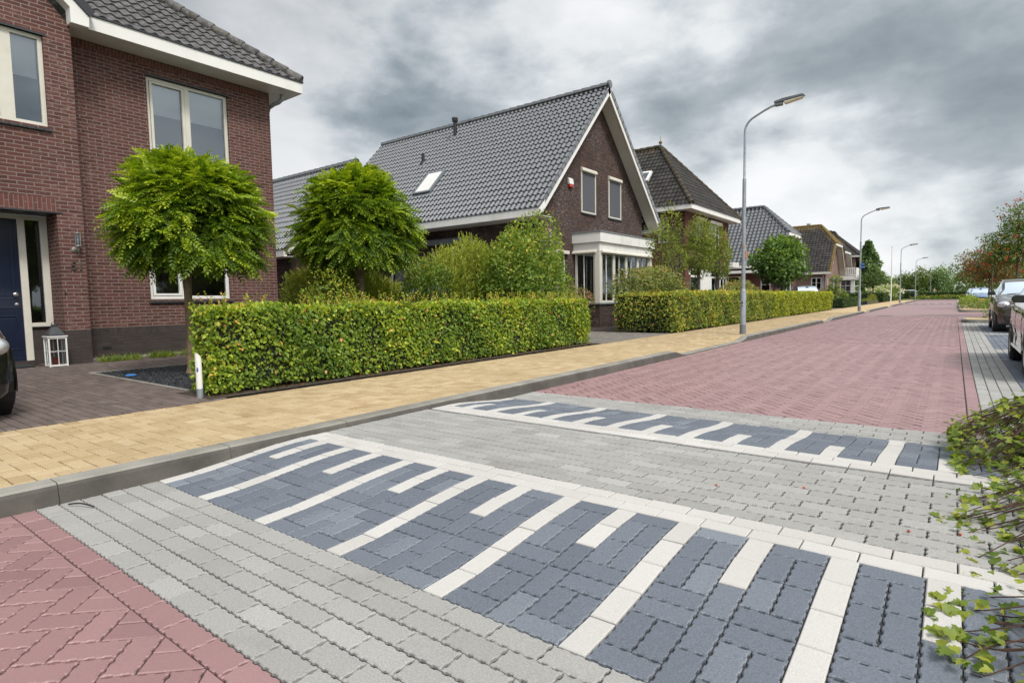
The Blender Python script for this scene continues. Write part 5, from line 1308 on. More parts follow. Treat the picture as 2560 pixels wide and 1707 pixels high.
def fir(label, loc, h, r, n, seed, group=None, mat='fir'):
    rng = np.random.default_rng(seed); t = thing('conifer_tree', label, 'tree', loc, group); x, y, z = loc
    f = rng.random(n)**.62; a = rng.uniform(0,6.28,n); whorl = np.round(f*16)/16+rng.normal(scale=.012,size=n)
    amp = .72+.28*np.sin(a*3+whorl*19)+.18*np.sin(a*7-whorl*11)
    rr = r*(1-np.clip(whorl,0,1))**.85*(.25+.75*rng.random(n)**.5)*amp+.05
    zz = h*(.06+.94*whorl) - .28*rr
    P = np.stack([x+rr*np.cos(a), y+rr*np.sin(a), z+zz],1); D = np.stack([np.cos(a),np.sin(a),np.full(n,-.1)],1)+rng.normal(scale=.35,size=(n,3))
    leaf_set('crown', P, D, np.array([0,0,1])+rng.normal(scale=.4,size=(n,3)), h*.055, h*.026, .40+.3*rng.normal(size=n)*.6+.3*(rr/r), LEAF[mat], t, .1, .25, simple=True)
    g = MB(); g.tube([(x,y,z-.1),(x,y,z+h*.97)], [h*.02,.01], 8); g.build('trunk', M['bark_grey'], t); return t

def rowan(label, loc, blobs, n, mat, seed, nb, stakes=True, trunk_h=2.2, L=.12):
    rng = np.random.default_rng(seed)
    t = big_tree('rowan_tree', label, loc, blobs, n, mat, L, seed, 'rowan trees with red berries beside the parking', .055, trunk_h, 'bark_grey', True, .42, .40, .3)
    g = MB(); x, y, z = loc
    for i in range(nb):
        b = blobs[rng.integers(len(blobs))]; d = rnd_dirs(1, rng)[0]; r = rng.uniform(.6,1.05); c = Vector((x+b[0]+d[0]*b[3]*r, y+b[1]+d[1]*b[4]*r, z+b[2]+d[2]*b[5]*r))
        for k in range(6): q = c+Vector(rng.normal(scale=.035,size=3)); g.ell(q, .022, .022, .022, 5, 3)
    o = g.build('berries', M['berry'], t, smooth=True); o['kind'] = 'stuff'
    return t

def ivy():
    rng = np.random.default_rng(5); t = thing('ivy', 'ivy bush with trailing stems spilling over the grey paving at lower right', 'ivy', (.9,3.6,0))
    mounds = [((1.09,5.0,.02),(.78,.9,.50),11000), ((1.0,3.6,0),(.62,1.1,.30),7500), ((.86,2.15,0),(.46,.6,.20),3600)]
    P, D, Nn, T_ = [], [], [], []; g = MB()
    for c, r, n in mounds:
        d = rnd_dirs(n, rng); d[:,2] = abs(d[:,2]); rad = .72+.3*rng.random(n)
        p = np.array(c)+d*rad[:,None]*np.array(r); P.append(p); D.append(d*.5+rng.normal(scale=.6,size=(n,3))-np.array([0,0,.3])); Nn.append(d+np.array([0,0,.5])+rng.normal(scale=.45,size=(n,3))); T_.append(.40+.2*rng.normal(size=n)+.15*d[:,2])
        for i in range(n//110):                              # woody runners
            a = rng.uniform(1.9,4.4); s0 = Vector(c)+Vector((r[0]*.55*math.cos(a), r[1]*.7*math.sin(a), r[2]*.7)); L_ = rng.uniform(.25,.62)
            dv = Vector((-1, rng.normal(0,.35), 0)).normalized(); pts = []
            for k in range(7):
                f = k/6; q = s0+dv*(r[0]*.35+L_)*f+Vector((rng.normal(0,.012), rng.normal(0,.02), -.5*f*f*r[2]+.05*math.sin(f*5))); q.z = max(q.z, .03+.02*rng.random()); q.x = max(q.x, -.02+.1*rng.random()); pts.append(q)
            g.tube(pts, [.0045,.004,.0035,.003,.0025,.002,.0015], 5)
            for k in range(2, 7):
                for j in range(2 if k < 6 else 4):
                    q = pts[k]; P.append([tuple(q+Vector((rng.normal(0,.012),rng.normal(0,.015),.012+.02*rng.random())))]); D.append([(-.6+rng.normal(0,.6), rng.normal(0,.7), rng.normal(0,.3))]); Nn.append([(rng.normal(0,.5),rng.normal(0,.5)-.3,1)]); T_.append([rng.uniform(.4,.95)])
    P = np.concatenate(P); D = np.concatenate(D); Nn = np.concatenate(Nn); T_ = np.clip(np.concatenate(T_),0,1)
    keep = P[:,2] > .015; P, D, Nn, T_ = P[keep], D[keep], Nn[keep], T_[keep]; n = len(P)
    D /= np.linalg.norm(D,axis=1,keepdims=True); S = np.cross(D,Nn); S /= np.linalg.norm(S,axis=1,keepdims=True)+1e-9; U = np.cross(S,D)
    # lobed ivy outline: (along, across, lift)
    out = [(0,0,0),(.02,.30,.03),(.22,.50,.05),(.36,.26,.02),(.60,.34,.02),(.70,.14,0),(1,0,-.08)]
    full = out + [(a,-b,c) for a,b,c in out[-2:0:-1]]; sz = (.042*rng.uniform(.55,1.25,n))[:,None]
    V_ = np.stack([P+(D*a+S*b+U*c)*sz for a,b,c in full],1); k = len(full)
    mid = P+(D*.35-U*.05)*sz; V_ = np.concatenate([V_, mid[:,None]],1)
    b0 = np.arange(n)*(k+1); F_ = np.concatenate([np.stack([b0+k, b0+i, b0+(i+1)%k],1) for i in range(k)])
    np_mesh('leaves', V_.reshape(-1,3), F_, {'tone': np.repeat(T_,k+1)}, LEAF['ivy'], t)
    g.build('stems', M['twig'], t)
    m = MB()
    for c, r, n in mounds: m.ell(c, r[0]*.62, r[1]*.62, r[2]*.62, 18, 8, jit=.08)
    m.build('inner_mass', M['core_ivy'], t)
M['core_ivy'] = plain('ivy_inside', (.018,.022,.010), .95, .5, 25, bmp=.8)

def plants():
    globe_tree('globe tree with feathery leaves in front of the red brick house number 51', (-9.02,3.93,.11), 1.00, 2.38, 3, 6200, .12)
    globe_tree('globe tree with feathery leaves standing before the black tiled garage roof', (-9.1,7.15,.11), 1.08, 2.60, 4, 6400)
    hedge('green hornbeam hedge nearest the camera, from the white post to the drive', -6.92, -6.42, 3.01, 11.25, .11, 1.10, 'hedge', .053, 2700, 1, sprigs=300)
    hedge('bronze flecked beech hedge beside the neighbour drive, behind the nearest lamp', -8.0, -6.2, 15.46, 26.5, .11, 1.24, 'beech', .062, 900, 2, sprigs=60)
    hedge('bright yellow-green hedge between the beech hedge and the black car', -7.2, -6.2, 26.9, 41.9, .11, 1.21, 'yellowhedge', .075, 600, 3, sprigs=30, stems=False)
    hedge('low dark clipped yew hedge beside the second lamp', -8.1, -6.2, 46.8, 56.2, .11, .83, 'yew', .07, 420, 4, stems=False, wob=.012, core=(.016,.03,.01))
    hedge('taller dark clipped yew hedge before the white hydrangeas', -10.5, -6.3, 77.6, 89.3, .11, 1.13, 'yew', .11, 190, 5, stems=False, wob=.012, core=(.016,.03,.01))
    hedge('long dark hedge closing the far end of the street', -4.5, 3.4, 105, 106.2, .1, 1.22, 'yew', .14, 150, 6, group=None, stems=False, wob=.03, core=(.016,.03,.01), bias=.1)
    hedge('short dark hedge beyond the far lawn at left of the road end', -9, -5.2, 118, 119, .1, 1.25, 'yew', .15, 110, 7, group=None, stems=False, wob=.03, core=(.016,.03,.01))
    conifer_shrub('golden feathery shrub right of the second globe tree', (-9.2,10.3,.1), [(0,-.75,1.0,.7,.75,1.15),(.1,.25,1.05,.75,.8,1.3),(0,1.0,.95,.6,.6,1.15)], 9000, 21)
    conifer_shrub('golden feathery shrub at the corner of the red brick house', (-10.3,7.4,.1), [(0,-.5,.8,.6,.6,.95),(.1,.4,.85,.65,.7,1.1),(0,1.2,.7,.6,.6,.8)], 8000, 22)
    shrub('hibiscus_shrub', 'tall hibiscus shrub with lilac flowers before the dark brick corner', 'shrub', (-8.1,11.05,.1), [(0,0,1.55,.95,1.1,1.3),(.1,-.55,1.35,.8,.75,1.0),(0,.75,1.3,.75,.8,1.05)], 17000, 'shrub', .07, .62, 31, stems=10, up=.25, tone0=.52, flowers=('flower_lilac', 26, .05, 5), lump=.22)
    shrub('laurel_shrub', 'dark leafy shrub between globe tree and golden shrub', 'shrub', (-9.0,8.75,.1), [(0,0,.9,.55,.6,.9)], 3500, 'shrub', .07, .5, 32, tone0=.2)
    shrub('loose_shrub', 'loose pale green shrub left of the second trunk', 'shrub', (-8.6,6.2,.1), [(0,0,1.0,.4,.45,.7),(0,-.35,.8,.35,.35,.5)], 2000, 'shrub', .055, .5, 33, tone0=.6, up=.3)
    shrub('rose_bush', 'pink flowering rose bush beside the bay window', 'shrub', (-10.35,17.0,.1), [(0,0,.85,.35,.5,.75),(.1,.7,.8,.3,.4,.7)], 2400, 'photinia', .05, .6, 34, flowers=('flower_pink', 45, .06, 4), tone0=.6)
    shrub('photinia_shrub', 'spreading reddish green shrub above the beech hedge, before the bay', 'shrub', (-7.75,17.2,.1), [(0,-.7,1.35,.75,.85,.55),(0,.5,1.4,.8,.95,.6),(.1,1.3,1.25,.6,.7,.5)], 8000, 'photinia', .08, .5, 35, stems=10, tone0=.5)
    shrub('photinia_shrub', 'small reddish green shrub behind the beech hedge at the lamp', 'shrub', (-7.5,26.3,.1), [(0,-1.0,1.05,.6,.9,.6),(0,.4,1.1,.65,1.0,.65)], 3500, 'photinia', .09, .5, 36, tone0=.55)
    sp = 'slim pruned trees behind the beech hedge'
    for lab, y, bl, tr_, n, sd in (('airy pruned tree with gaps in its crown, left of the drainpipe', 18.9, [(0,-.65,2.75,.5,.55,.75),(0,.1,3.3,.45,.5,.7),(0,.65,2.3,.45,.5,.5)], 1.75, 1900, 41),
                              ('dense slim pruned tree right of the drainpipe', 21.7, [(0,0,2.6,.65,.72,.85),(0,.1,3.3,.5,.6,.7)], 1.75, 4600, 42), ('narrow pruned tree nearest the lamp pole', 23.9, [(0,0,2.5,.6,.66,.8),(0,0,3.15,.42,.48,.65)], 1.7, 3400, 43)):
        shrub('pruned_tree', lab, 'tree', (-7.7,y,.1), bl, n, 'willow', .10, .32, sd, sp, up=.25, stems=12, stem_mat='bark_grey', crown_name='crown', tr=[([(0,0,-.1),(.02,0,.7),(0,.02,tr_)], [.07,.055,.05])], tone0=.48)
    shrub('maple_tree', 'round headed maple tree with two trunks right of the nearest lamp', 'tree', (-8.6,38.2,.1), [(0,0,3.05,1.45,1.75,1.35),(.1,-.9,2.75,1.1,1.0,1.0),(.1,1.0,2.85,1.1,1.2,1.1),(0,.2,3.75,.9,1.1,.9)], 9000, 'maple', .16, .8, 44, stems=14, stem_mat='bark_grey', crown_name='crown', tone0=.40, lump=.22,
          tr=[([(0,-.9,-.1),(0,-.9,.8),(.02,-.8,1.9)], [.11,.09,.08]), ([(0,.9,-.1),(0,.9,.8),(.02,.8,1.9)], [.11,.09,.08])])
    shrub('rust_shrub', 'rusty brown shrub behind the black car', 'shrub', (-8.6,53.5,.1), [(0,-1.2,.8,.9,1.2,.75),(.4,.6,.7,.9,1.3,.7)], 1300, 'red', .12, .6, 45, tone0=.5, simple=True)
    t = thing('topiary', 'cloud pruned topiary with stacked green pads beside the yew hedge', 'topiary', (-7.3,50.8,.1))
    rng = np.random.default_rng(46); PP, NN = [], []
    for (dx, dy, dz, r, rz) in ((0,0,2.15,.42,.26),(-.15,0,1.58,.42,.22),(-.35,-.1,1.25,.35,.2),(.2,.1,1.15,.42,.32),(.45,.2,.75,.45,.38),(.0,-.2,.62,.42,.3),(-.3,.1,.5,.4,.3)):
        d = rnd_dirs(420, rng); PP.append(np.array((-7.3+dx,50.8+dy,.1+dz))+d*np.array((r,r,rz))*rng.uniform(.88,1.0,420)[:,None]); NN.append(d)
        g_ = MB()
    P = np.concatenate(PP); Nn = np.concatenate(NN); leaf_set('pads', P, Nn*.5+rng.normal(scale=.6,size=P.shape), Nn, .09, .06, .45+.3*Nn[:,2]+.12*rng.normal(size=len(P)), LEAF['shrub'], t, .2, .1, simple=True)
    g = MB(); g.tube([(-7.3,50.8,.0),(-7.35,50.8,.8),(-7.3,50.8,2.2)], [.07,.05,.03], 7); g.build('stem', M['bark_grey'], t)
    shrub('low_planting', 'grey-green low plants in the dark edged planter', 'plants', (-6.65,66.5,.1), [(0,-2.5,.25,.45,2.2,.35),(0,2,.3,.45,2.4,.45),(-.1,3.6,.45,.4,1.2,.6)], 1200, 'willow', .12, .35, 47, tone0=.55, simple=True, stems=0)
    pl = MB(); 
    for q in ((-7.0,-6.92,62,71.5),(-6.42,-6.34,62,71.5),(-6.92,-6.42,62,62.08),(-6.92,-6.42,71.42,71.5)): pl.box(*q, .08, .42)
    tag(pl.build('planter', M['darkmetal'], bevel=.01), 'low dark edged planter beside the footway', 'planter')
    shrub('hydrangea', 'white flowering hydrangeas along the taller yew hedge', 'shrub', (-7.6,87,.1), [(0,-5,1.0,1.2,2.2,.85),(.3,-1,1.15,1.3,2.6,.9),(.6,3,1.1,1.3,2.4,.9)], 2600, 'shrub', .2, .6, 48, simple=True, flowers=('flower_white', 120, .22, 7), tone0=.35)
    shrub('round_pine', 'dark rounded pine on a thin trunk before the hydrangeas', 'tree', (-6.95,72.5,.1), [(0,0,2.55,1.3,1.5,.75),(0,-.5,2.3,1.1,1.1,.6),(0,.3,2.95,.9,1.0,.6)], 2600, 'yew', .16, .45, 49, simple=True, crown_name='crown', tr=[([(0,0,-.1),(.05,0,.9),(0,0,2.0)], [.07,.06,.05])], tone0=.55)
    fir('large shaggy fir beside the farthest house', (-9.6,93.5,.1), 8.0, 3.5, 9000, 50)
    shrub('conifer_bush', 'dark bush at the end of the yew hedge', 'shrub', (-6.3,96,.1), [(0,0,1.0,.9,1.2,1.3)], 900, 'yew', .2, .5, 51, simple=True)
    # right side
    shrub('island_shrub', 'low clipped shrub mass on the parking island before the blue car', 'shrub', (1.5,46.5,.1), [(-.5,-1.5,.16,.75,2.6,.34),(.5,0,.2,.9,3.5,.36),(1.2,1,.2,.9,3.5,.36)], 3600, 'photinia', .12, .55, 61, simple=True, tone0=.35, stems=0)
    shrub('island_shrub', 'low shrub at the far tip of the parking island', 'shrub', (.75,58,.1), [(0,0,.2,.5,3,.4),(.3,3,.25,.6,3,.45)], 1400, 'shrub', .15, .55, 62, simple=True, tone0=.45, stems=0)
    shrub('island_plant', 'loose leafy plant on the near island beside the brown car', 'shrub', (1.15,28.6,.1), [(0,0,.4,.35,.6,.5),(.3,.2,.5,.4,.5,.6)], 700, 'shrub', .09, .4, 63, tone0=.5, stems=10)
    o = shrub('verge_planting', 'flowering ground cover along the end of the road', 'plants', (-1.5,103.6,.08), [(-2.2,0,.2,1.6,.5,.4),(0,.1,.2,1.8,.5,.42),(2.2,0,.25,1.6,.5,.45)], 1600, 'shrub', .2, .5, 64, simple=True, stems=0, flowers=('flower_pink', 30, .12, 3), tone0=.55)
    rowan('tall rowan tree hung with red berries above the parked cars', (2.15,34.2,.0), [(-.1,0,3.3,1.25,1.2,1.0),(-.5,-.2,2.7,1.0,1.0,.65),(.1,.1,4.35,.75,.8,.9),(.7,0,3.6,.9,1.0,1.1),(-.75,.1,2.45,.55,.6,.4)], 8500, 'rowan', 71, 190, trunk_h=4.6)
    rowan('smaller rusty rowan tree behind the tall one', (1.75,49,.0), [(0,0,3.0,1.5,1.5,1.15),(-.5,0,2.4,1.1,1.2,.8),(.6,0,2.4,1.0,1.2,.9)], 5500, 'rowan_red', 72, 110, trunk_h=2.6, L=.15)
    g = MB(); g.tube([(1.42,36.5,0),(1.42,36.5,2.25)], [.035,.032], 8); tag(g.build('tree_stake', M['bark_grey']), 'thin wooden tree stake standing left of the rowan trunk', 'stake')
    far = 'trees beyond the end of the street'
    for lab, x, y, h, r, mat, sd in (('pointed tree left of the far lamp', -7.6,132,5.2,2.0,'far',81), ('bushy pale tree behind the fourth lamp', -5.1,130,6.0,2.2,'far',82), ('narrow tree right of the fourth lamp', -3.7,131,5.4,1.5,'far',83),
                                     ('dark rounded tree above the hedge middle', -1.85,130,5.9,1.6,'fir',84), ('pale low tree behind the dark rounded one', -2.9,142,5.8,2.4,'far',85), ('large spreading tree beside the rusty rowan', 2.2,118,7.6,3.4,'far',86), ('tree behind the tall rowan, at the right edge', 6.8,100,7.0,3.0,'far',87), ('tree mostly hidden behind the conifer at left', -10.5,128,4.4,2.2,'far',88)):
        if mat == 'fir': big_tree('broad_tree', lab, (x,y,0), [(0,0,h*.5,r,r,h*.42),(0,0,h*.72,r*.6,r*.6,h*.3)], 1500, 'fir', .34, sd, far, .15, h*.4)
        else: big_tree('broad_tree', lab, (x,y,0), [(0,0,h*.42,r,r,h*.34),(-.3*r,.2*r,h*.62,r*.75,r*.75,h*.28),(.35*r,0,h*.55,r*.7,r*.7,h*.3),(0,0,h*.8,r*.42,r*.42,h*.22)], 2000, mat, .34, sd, far, .15, h*.4, tone0=.45)
    # the far wood closing the horizon
    rng = np.random.default_rng(90); n = 9000; X_ = rng.uniform(-130,60,n); Z_ = rng.random(n)**.8; hh = 4.6+1.2*np.sin(X_*.21)+.8*np.sin(X_*.57+1)+.5*np.sin(X_*1.3)
    P = np.stack([X_, 185+rng.uniform(-8,8,n)*(1-Z_*.5)-abs(X_)*.12, Z_*hh],1); D = rnd_dirs(n,rng)
    leaf_set('far_wood', P, D, np.array([0,-1,.6])+rng.normal(scale=.6,size=(n,3)), 1.0, .75, .40+.2*rng.normal(size=n), LEAF['far'], None, .2, .1, kind='stuff', simple=True)
    # grass tufts at the foot of the house
    for i, (y0, y1, lab) in enumerate(((3.80,4.45,'grass tuft at the house foot nearest the lantern'), (4.62,5.05,'middle grass tuft at the house foot, the smallest of three'), (5.20,5.85,'grass tuft at the house foot nearest the globe tree'))):
        rng = np.random.default_rng(95+i); n = 900; t = thing('grass_tuft', lab, 'grass', (-12.35,(y0+y1)/2,.11), 'grass tufts at the house foot')
        P = np.stack([-12.35+rng.normal(scale=.10,size=n), rng.uniform(y0,y1,n), np.full(n,.11)],1); D = np.stack([rng.normal(scale=.5,size=n)+.2, rng.normal(scale=.5,size=n), np.full(n,.9)],1)
        leaf_set('blades', P, D, rng.normal(size=(n,3)), rng.uniform(.08,.17,n), .006, rng.random(n), LEAF['shrub'], t, 0, .4, simple=True)
    rng = np.random.default_rng(99); n = 420; yy = rng.uniform(2.9,11.3,n); P = np.stack([-6.33-.22*rng.random(n)**.7+.12*(rng.random(n) < .2), yy, .125+.012*rng.random(n)],1)
    leaf_set('leaf_litter', P, np.stack([rng.normal(size=n),rng.normal(size=n),.15*rng.normal(size=n)],1), np.array([0,0,1])+.3*rng.normal(size=(n,3)), .045, .03, rng.random(n), LEAF['red'], None, .2, .1, kind='stuff')
    strip('hedge_soil', -7.1, -6.27, 2.9, 11.35, lambda x, y: .1235, M['soil'])
    ivy()
plants()
# ------------------------------------------------------------------ vehicles
def car_paint(name, col, metal=.6, rough=.3):
    m, nt, b, o = new_mat(name); b.inputs['Base Color'].default_value = (*col, 1); b.inputs['Metallic'].default_value = metal; b.inputs['Roughness'].default_value = rough
    b.inputs['Coat Weight'].default_value = 1; b.inputs['Coat Roughness'].default_value = .02
    return m
PAINT = {'green': car_paint('paint_dark_green', (.012,.015,.013), .1), 'brown': car_paint('paint_bronze', (.105,.09,.075)), 'blue': car_paint('paint_blue', (.16,.25,.42)), 'silver': car_paint('paint_silver', (.42,.45,.48)),
         'black': car_paint('paint_black', (.008,.008,.009), .2), 'white': car_paint('paint_white', (.7,.71,.72), 0, .3), 'red': car_paint('paint_red', (.35,.03,.03), .2)}
M['lens'] = plain('lamp_lens', (.62,.65,.68), .08, .1, 20, metal=.5, coat=1); M['chrome'] = plain('chrome', (.7,.7,.7), .1, .02, 5, metal=1)
M['carglass'] = glass_mat('car_glass', (.34,.40,.37), .80); M['plate'] = plain('number_plate', (.72,.44,.03), .4, .03, 5); M['seat'] = plain('car_seats', (.03,.03,.032), .9, .2, 8)

def catmull(xs, ys, q):
    xs, ys = np.array(xs, float), np.array(ys, float); q = np.clip(q, xs[0], xs[-1]); i = np.clip(np.searchsorted(xs, q, 'right')-1, 0, len(xs)-2)
    d = np.gradient(ys, xs); h = xs[i+1]-xs[i]; t = (q-xs[i])/h
    sl = (ys[i+1]-ys[i])/h; d0, d1 = d[i], d[i+1]          # limited slopes keep it from overshooting
    d0 = np.where(sl*d0 <= 0, 0, np.sign(sl)*np.minimum(abs(d0), 2.5*abs(sl))); d1 = np.where(sl*d1 <= 0, 0, np.sign(sl)*np.minimum(abs(d1), 2.5*abs(sl)))
    return (2*t**3-3*t**2+1)*ys[i]+(t**3-2*t**2+t)*h*d0+(-2*t**3+3*t**2)*ys[i+1]+(t**3-t**2)*h*d1

def make_car(label, loc, rot, paint, L=3.9, W=1.68, H=1.48, hood=.92, nose=.72, plate=True, group=None, hatch=True, detail=True, wr=.30, name='parked_car'):
    """faces -Y at rot 0; built around the origin, then placed"""
    t = thing(name, label, 'car', (0,0,0), group); hw = W/2
    # control stations along the length (front at s=0)
    S = np.array([0,.02,.06,.14,.25,.30,.36,.44,.55,.70,.84,.92,.97,1.0])*L
    top = np.array([nose-.12, nose, nose+.06, hood-.06, hood, hood+.06, H-.28, H-.06, H, H-.005, H-.06, H-.22 if hatch else H-.4, .98, .82])
    belt = np.array([nose-.16, nose-.04, nose+.02, hood-.11, hood-.04, hood-.01, hood+.0, hood+.01, hood+.02, hood+.05, hood+.08, hood+.07, .93, .78])
    wid = np.array([.72,.86,.93,.985,1,1,1,1,1,1,.985,.96,.91,.80])*hw
    rw = np.array([.66,.80,.86,.88,.86,.84,.72,.71,.70,.69,.68,.68,.72,.70])*hw
    bot = np.array([.30,.22,.19,.18,.18,.18,.18,.18,.18,.18,.19,.22,.27,.34])
    ns = 150; q = np.linspace(0, L, ns); f = lambda a: catmull(S, a, q)
    T_, B_, Wd, Rw, Bo = f(top), f(belt), f(wid), f(rw), f(bot)
    # ring: from bottom centre up the side to roof centre
    V_ = []; rows = []
    def lerp(a, b, k): return a+(b-a)*k
    mid = Bo+(B_-Bo)*.45
    ring = [(np.zeros(ns), Bo, 'u'), (Wd*.6, Bo, 'u'), (Wd*.90, Bo+.005, 'u'), (Wd*.965, Bo+.05, 'b'), (Wd*.985, Bo+.13, 'b'), (Wd*.98, lerp(Bo,B_,.36), 'b'), (Wd*1.0, lerp(Bo,B_,.52), 'b'), (Wd*1.0, lerp(Bo,B_,.68), 'b'), (Wd*.992, lerp(Bo,B_,.80), 'b'), (Wd*.972, lerp(Bo,B_,.91), 'b'), (Wd*.945, B_-.012, 'b'), (lerp(Wd*.935,Rw,.03), B_+.004, 'b')]
    for k in (.12,.3,.5,.7,.86): ring.append((lerp(Wd*.93, Rw, k), lerp(B_, T_-.03, k), 's'))
    ring += [(Rw*.985, T_-.022, 'r'), (Rw*.93, T_-.006, 'r'), (Rw*.72, T_+.004, 'r'), (Rw*.4, T_+.012, 'r'), (np.zeros(ns), T_+.016, 'r')]
    nr = len(ring); half = np.stack([np.stack([r[0], q, r[1]],1) for r in ring], 1)
    # rounded nose and tail in plan
    bow = lambda x: .16*(np.abs(x)/hw)**2.2
    k0 = np.clip(1-q/(.16*L),0,1)[:,None]; k1 = np.clip((q-.90*L)/(.10*L),0,1)[:,None]
    half[:,:,1] += bow(half[:,:,0])*k0 - .5*bow(half[:,:,0])*k1
    full = np.concatenate([half, (half*np.array([-1,1,1]))[:, -2:0:-1]], 1); m = full.shape[1]
    cls = [r[2] for r in ring]; cls = cls+cls[-2:0:-1]
    verts = full.reshape(-1,3).tolist(); body, glass = [], []
    ax_f, ax_r = .185*L, .80*L; tops = T_-B_
    sw0, sw1 = .315*L, .90*L
    for i in range(ns-1):
        for j in range(m):
            j2 = (j+1) % m; fc = (i*m+j, i*m+j2, (i+1)*m+j2, (i+1)*m+j)
            c = full[[i,i,i+1,i+1],[j,j2,j2,j]].mean(0)
            lowside = abs(c[0]) > hw*.55 and c[2] < wr*2+.1
            if lowside and any((c[1]-a)**2+(c[2]-wr)**2 < (wr+.045)**2 for a in (ax_f, ax_r)): continue
            s_ = c[1]; g = False; cj, cj2 = cls[j], cls[j2]
            if cj in 'sr' or cj2 in 'sr':
                hgt = (c[2]-B_[i])/max(.01, tops[i])
                if cj == 's' and cj2 == 's' or {cj,cj2} == {'b','s'}:
                    if sw0 < s_ < sw1 and tops[i] > .2 and hgt > .08 and abs(s_-.565*L) > .035 and s_ < .83*L and abs(s_-.315*L) > .05: g = True
                    if s_ <= sw0 and False: g = True
                if abs(c[0]) < Rw[i]*.94 and cj == 'r' and cj2 == 'r':
                    if .288*L < s_ < .425*L and tops[i] > .06: g = True
                    if s_ > .865*L and T_[i] > hood+.10: g = True
            (glass if g else body).append(fc)
    # end caps
    body.append(tuple(range(m))); body.append(tuple(reversed(range((ns-1)*m, ns*m))))
    def sub(fs):
        used = sorted({v for f_ in fs for v in f_}); mp = {v: i for i, v in enumerate(used)}
        return [verts[v] for v in used], [tuple(mp[v] for v in f_) for f_ in fs]
    mb = MB(); mb.add(*sub(body)); bo = mb.build('body', PAINT[paint], t, smooth=True, sharp=38)
    mb = MB(); mb.add(*sub(glass)); mb.build('window', M['carglass'], t, smooth=True, sharp=38)
    # cabin floor, seats, wheel wells
    mb = MB(); mb.box(-hw*.82, hw*.82, .26*L, .9*L, .3, hood-.12)
    for sx in (-.36, .36):
        for sy in (.50, .74): mb.box(sx-.22, sx+.22, sy*L-.06, sy*L+.08, .5, H-.38); mb.box(sx-.12, sx+.12, sy*L-.04, sy*L+.05, H-.38, H-.2)
    mb.build('seats', M['seat'], t, bevel=.03)
    for a in (ax_f, ax_r):
        for sx in (-1, 1):
            w = MB(); cx = sx*(hw-.10)
            w.lathe([(wr*.62,-.09),(wr*.9,-.10),(wr*.985,-.085),(wr,-.06),(wr,.06),(wr*.985,.085),(wr*.9,.10),(wr*.62,.09)], (cx,a,wr), 32, axis='x'); wo = w.build('wheel', M['rubber'], t, smooth=True, sharp=40)
            r = MB(); r.lathe([(wr*.63,-.02),(wr*.63,.085),(wr*.57,.095),(wr*.55,.05),(wr*.5,.04)], (cx,a,wr), 32, axis='x') if sx > 0 else r.lathe([(wr*.63,.02),(wr*.63,-.085),(wr*.57,-.095),(wr*.55,-.05),(wr*.5,-.04)], (cx,a,wr), 32, axis='x')
            for k in range(7): an = k*2*PI/7; dv = Vector((0,math.cos(an),math.sin(an))); pv = Vector((0,-math.sin(an),math.cos(an))); r.obox(Vector((cx+sx*.072,a,wr))+dv*wr*.34, Vector((.012,0,0)), dv*wr*.26, pv*wr*.07)
            r.lathe([(wr*.14,0),(wr*.14,.085*sx)], (cx,a,wr), 14, axis='x'); r.build('rim', M['steel'], wo, smooth=True, sharp=30)
            ar = MB(); vs = []
            n = 22
            for i in range(n+1):
                an = -.25+(PI+.5)*i/n; cy, cz = math.cos(an), math.sin(an); x0_ = sx*(np.interp(a, q, Wd)*.985)
                for rr, dx in ((wr+.03,-.12),(wr+.03,.004),(wr+.062,.010),(wr+.075,-.004)): vs.append((x0_+sx*dx, a+rr*cy, wr+rr*cz))
            fs = [(i*4+k, i*4+k+1, i*4+5+k, i*4+4+k) for i in range(n) for k in range(3)]; ar.add(vs, fs); ar.build('wheel_arch', PAINT[paint], t, smooth=True)
            wl = MB(); wl.lathe([(wr+.04,0),(wr+.04,-.25*sx)], (sx*(hw-.03),a,wr), 24, axis='x'); wl.build('wheel_well', M['black'], t)
    for sx in (-1, 1):
        h_ = MB(); yy = .035*L; h_.ell((sx*hw*.73, .215, nose-.05), .155, .16, .10, 18, 12); ho = h_.build('headlight', M['lens'], t, smooth=True)
        h_ = MB(); h_.ell((sx*hw*.73, .085, nose-.05), .06, .04, .06, 12, 8); h_.build('bulb_housing', M['chrome'], ho, smooth=True)
        mi = MB(); my = .335*L; mx = sx*(hw+.03)
        e_ = [Vector((mx+sx*a*1.0, my+b, hood+.085+c)) for b, s_ in ((-.055,.62),(-.03,.95),(.03,1.0),(.045,.96)) for a, c in ((-.085*s_,-.05*s_),(.06*s_,-.058*s_),(.085*s_,-.03*s_),(.08*s_,.035*s_),(.05*s_,.058*s_),(-.085*s_,.05*s_))]
        mi.add(e_, [(k*6+i, k*6+(i+1)%6, k*6+6+(i+1)%6, k*6+6+i) for k in range(3) for i in range(6)]+[tuple(range(6)), tuple(range(18,24))]); mo = mi.build('wing_mirror', PAINT[paint] if paint == 'green' else M['black'], t, smooth=True, sharp=60, bevel=.01)
        g = MB(); g.box(min(sx*(hw-.08),sx*(hw+.03)), max(sx*(hw-.08),sx*(hw+.03)), my-.03, my+.03, hood+.03, hood+.07); g.build('mirror_arm', M['black'], mo)
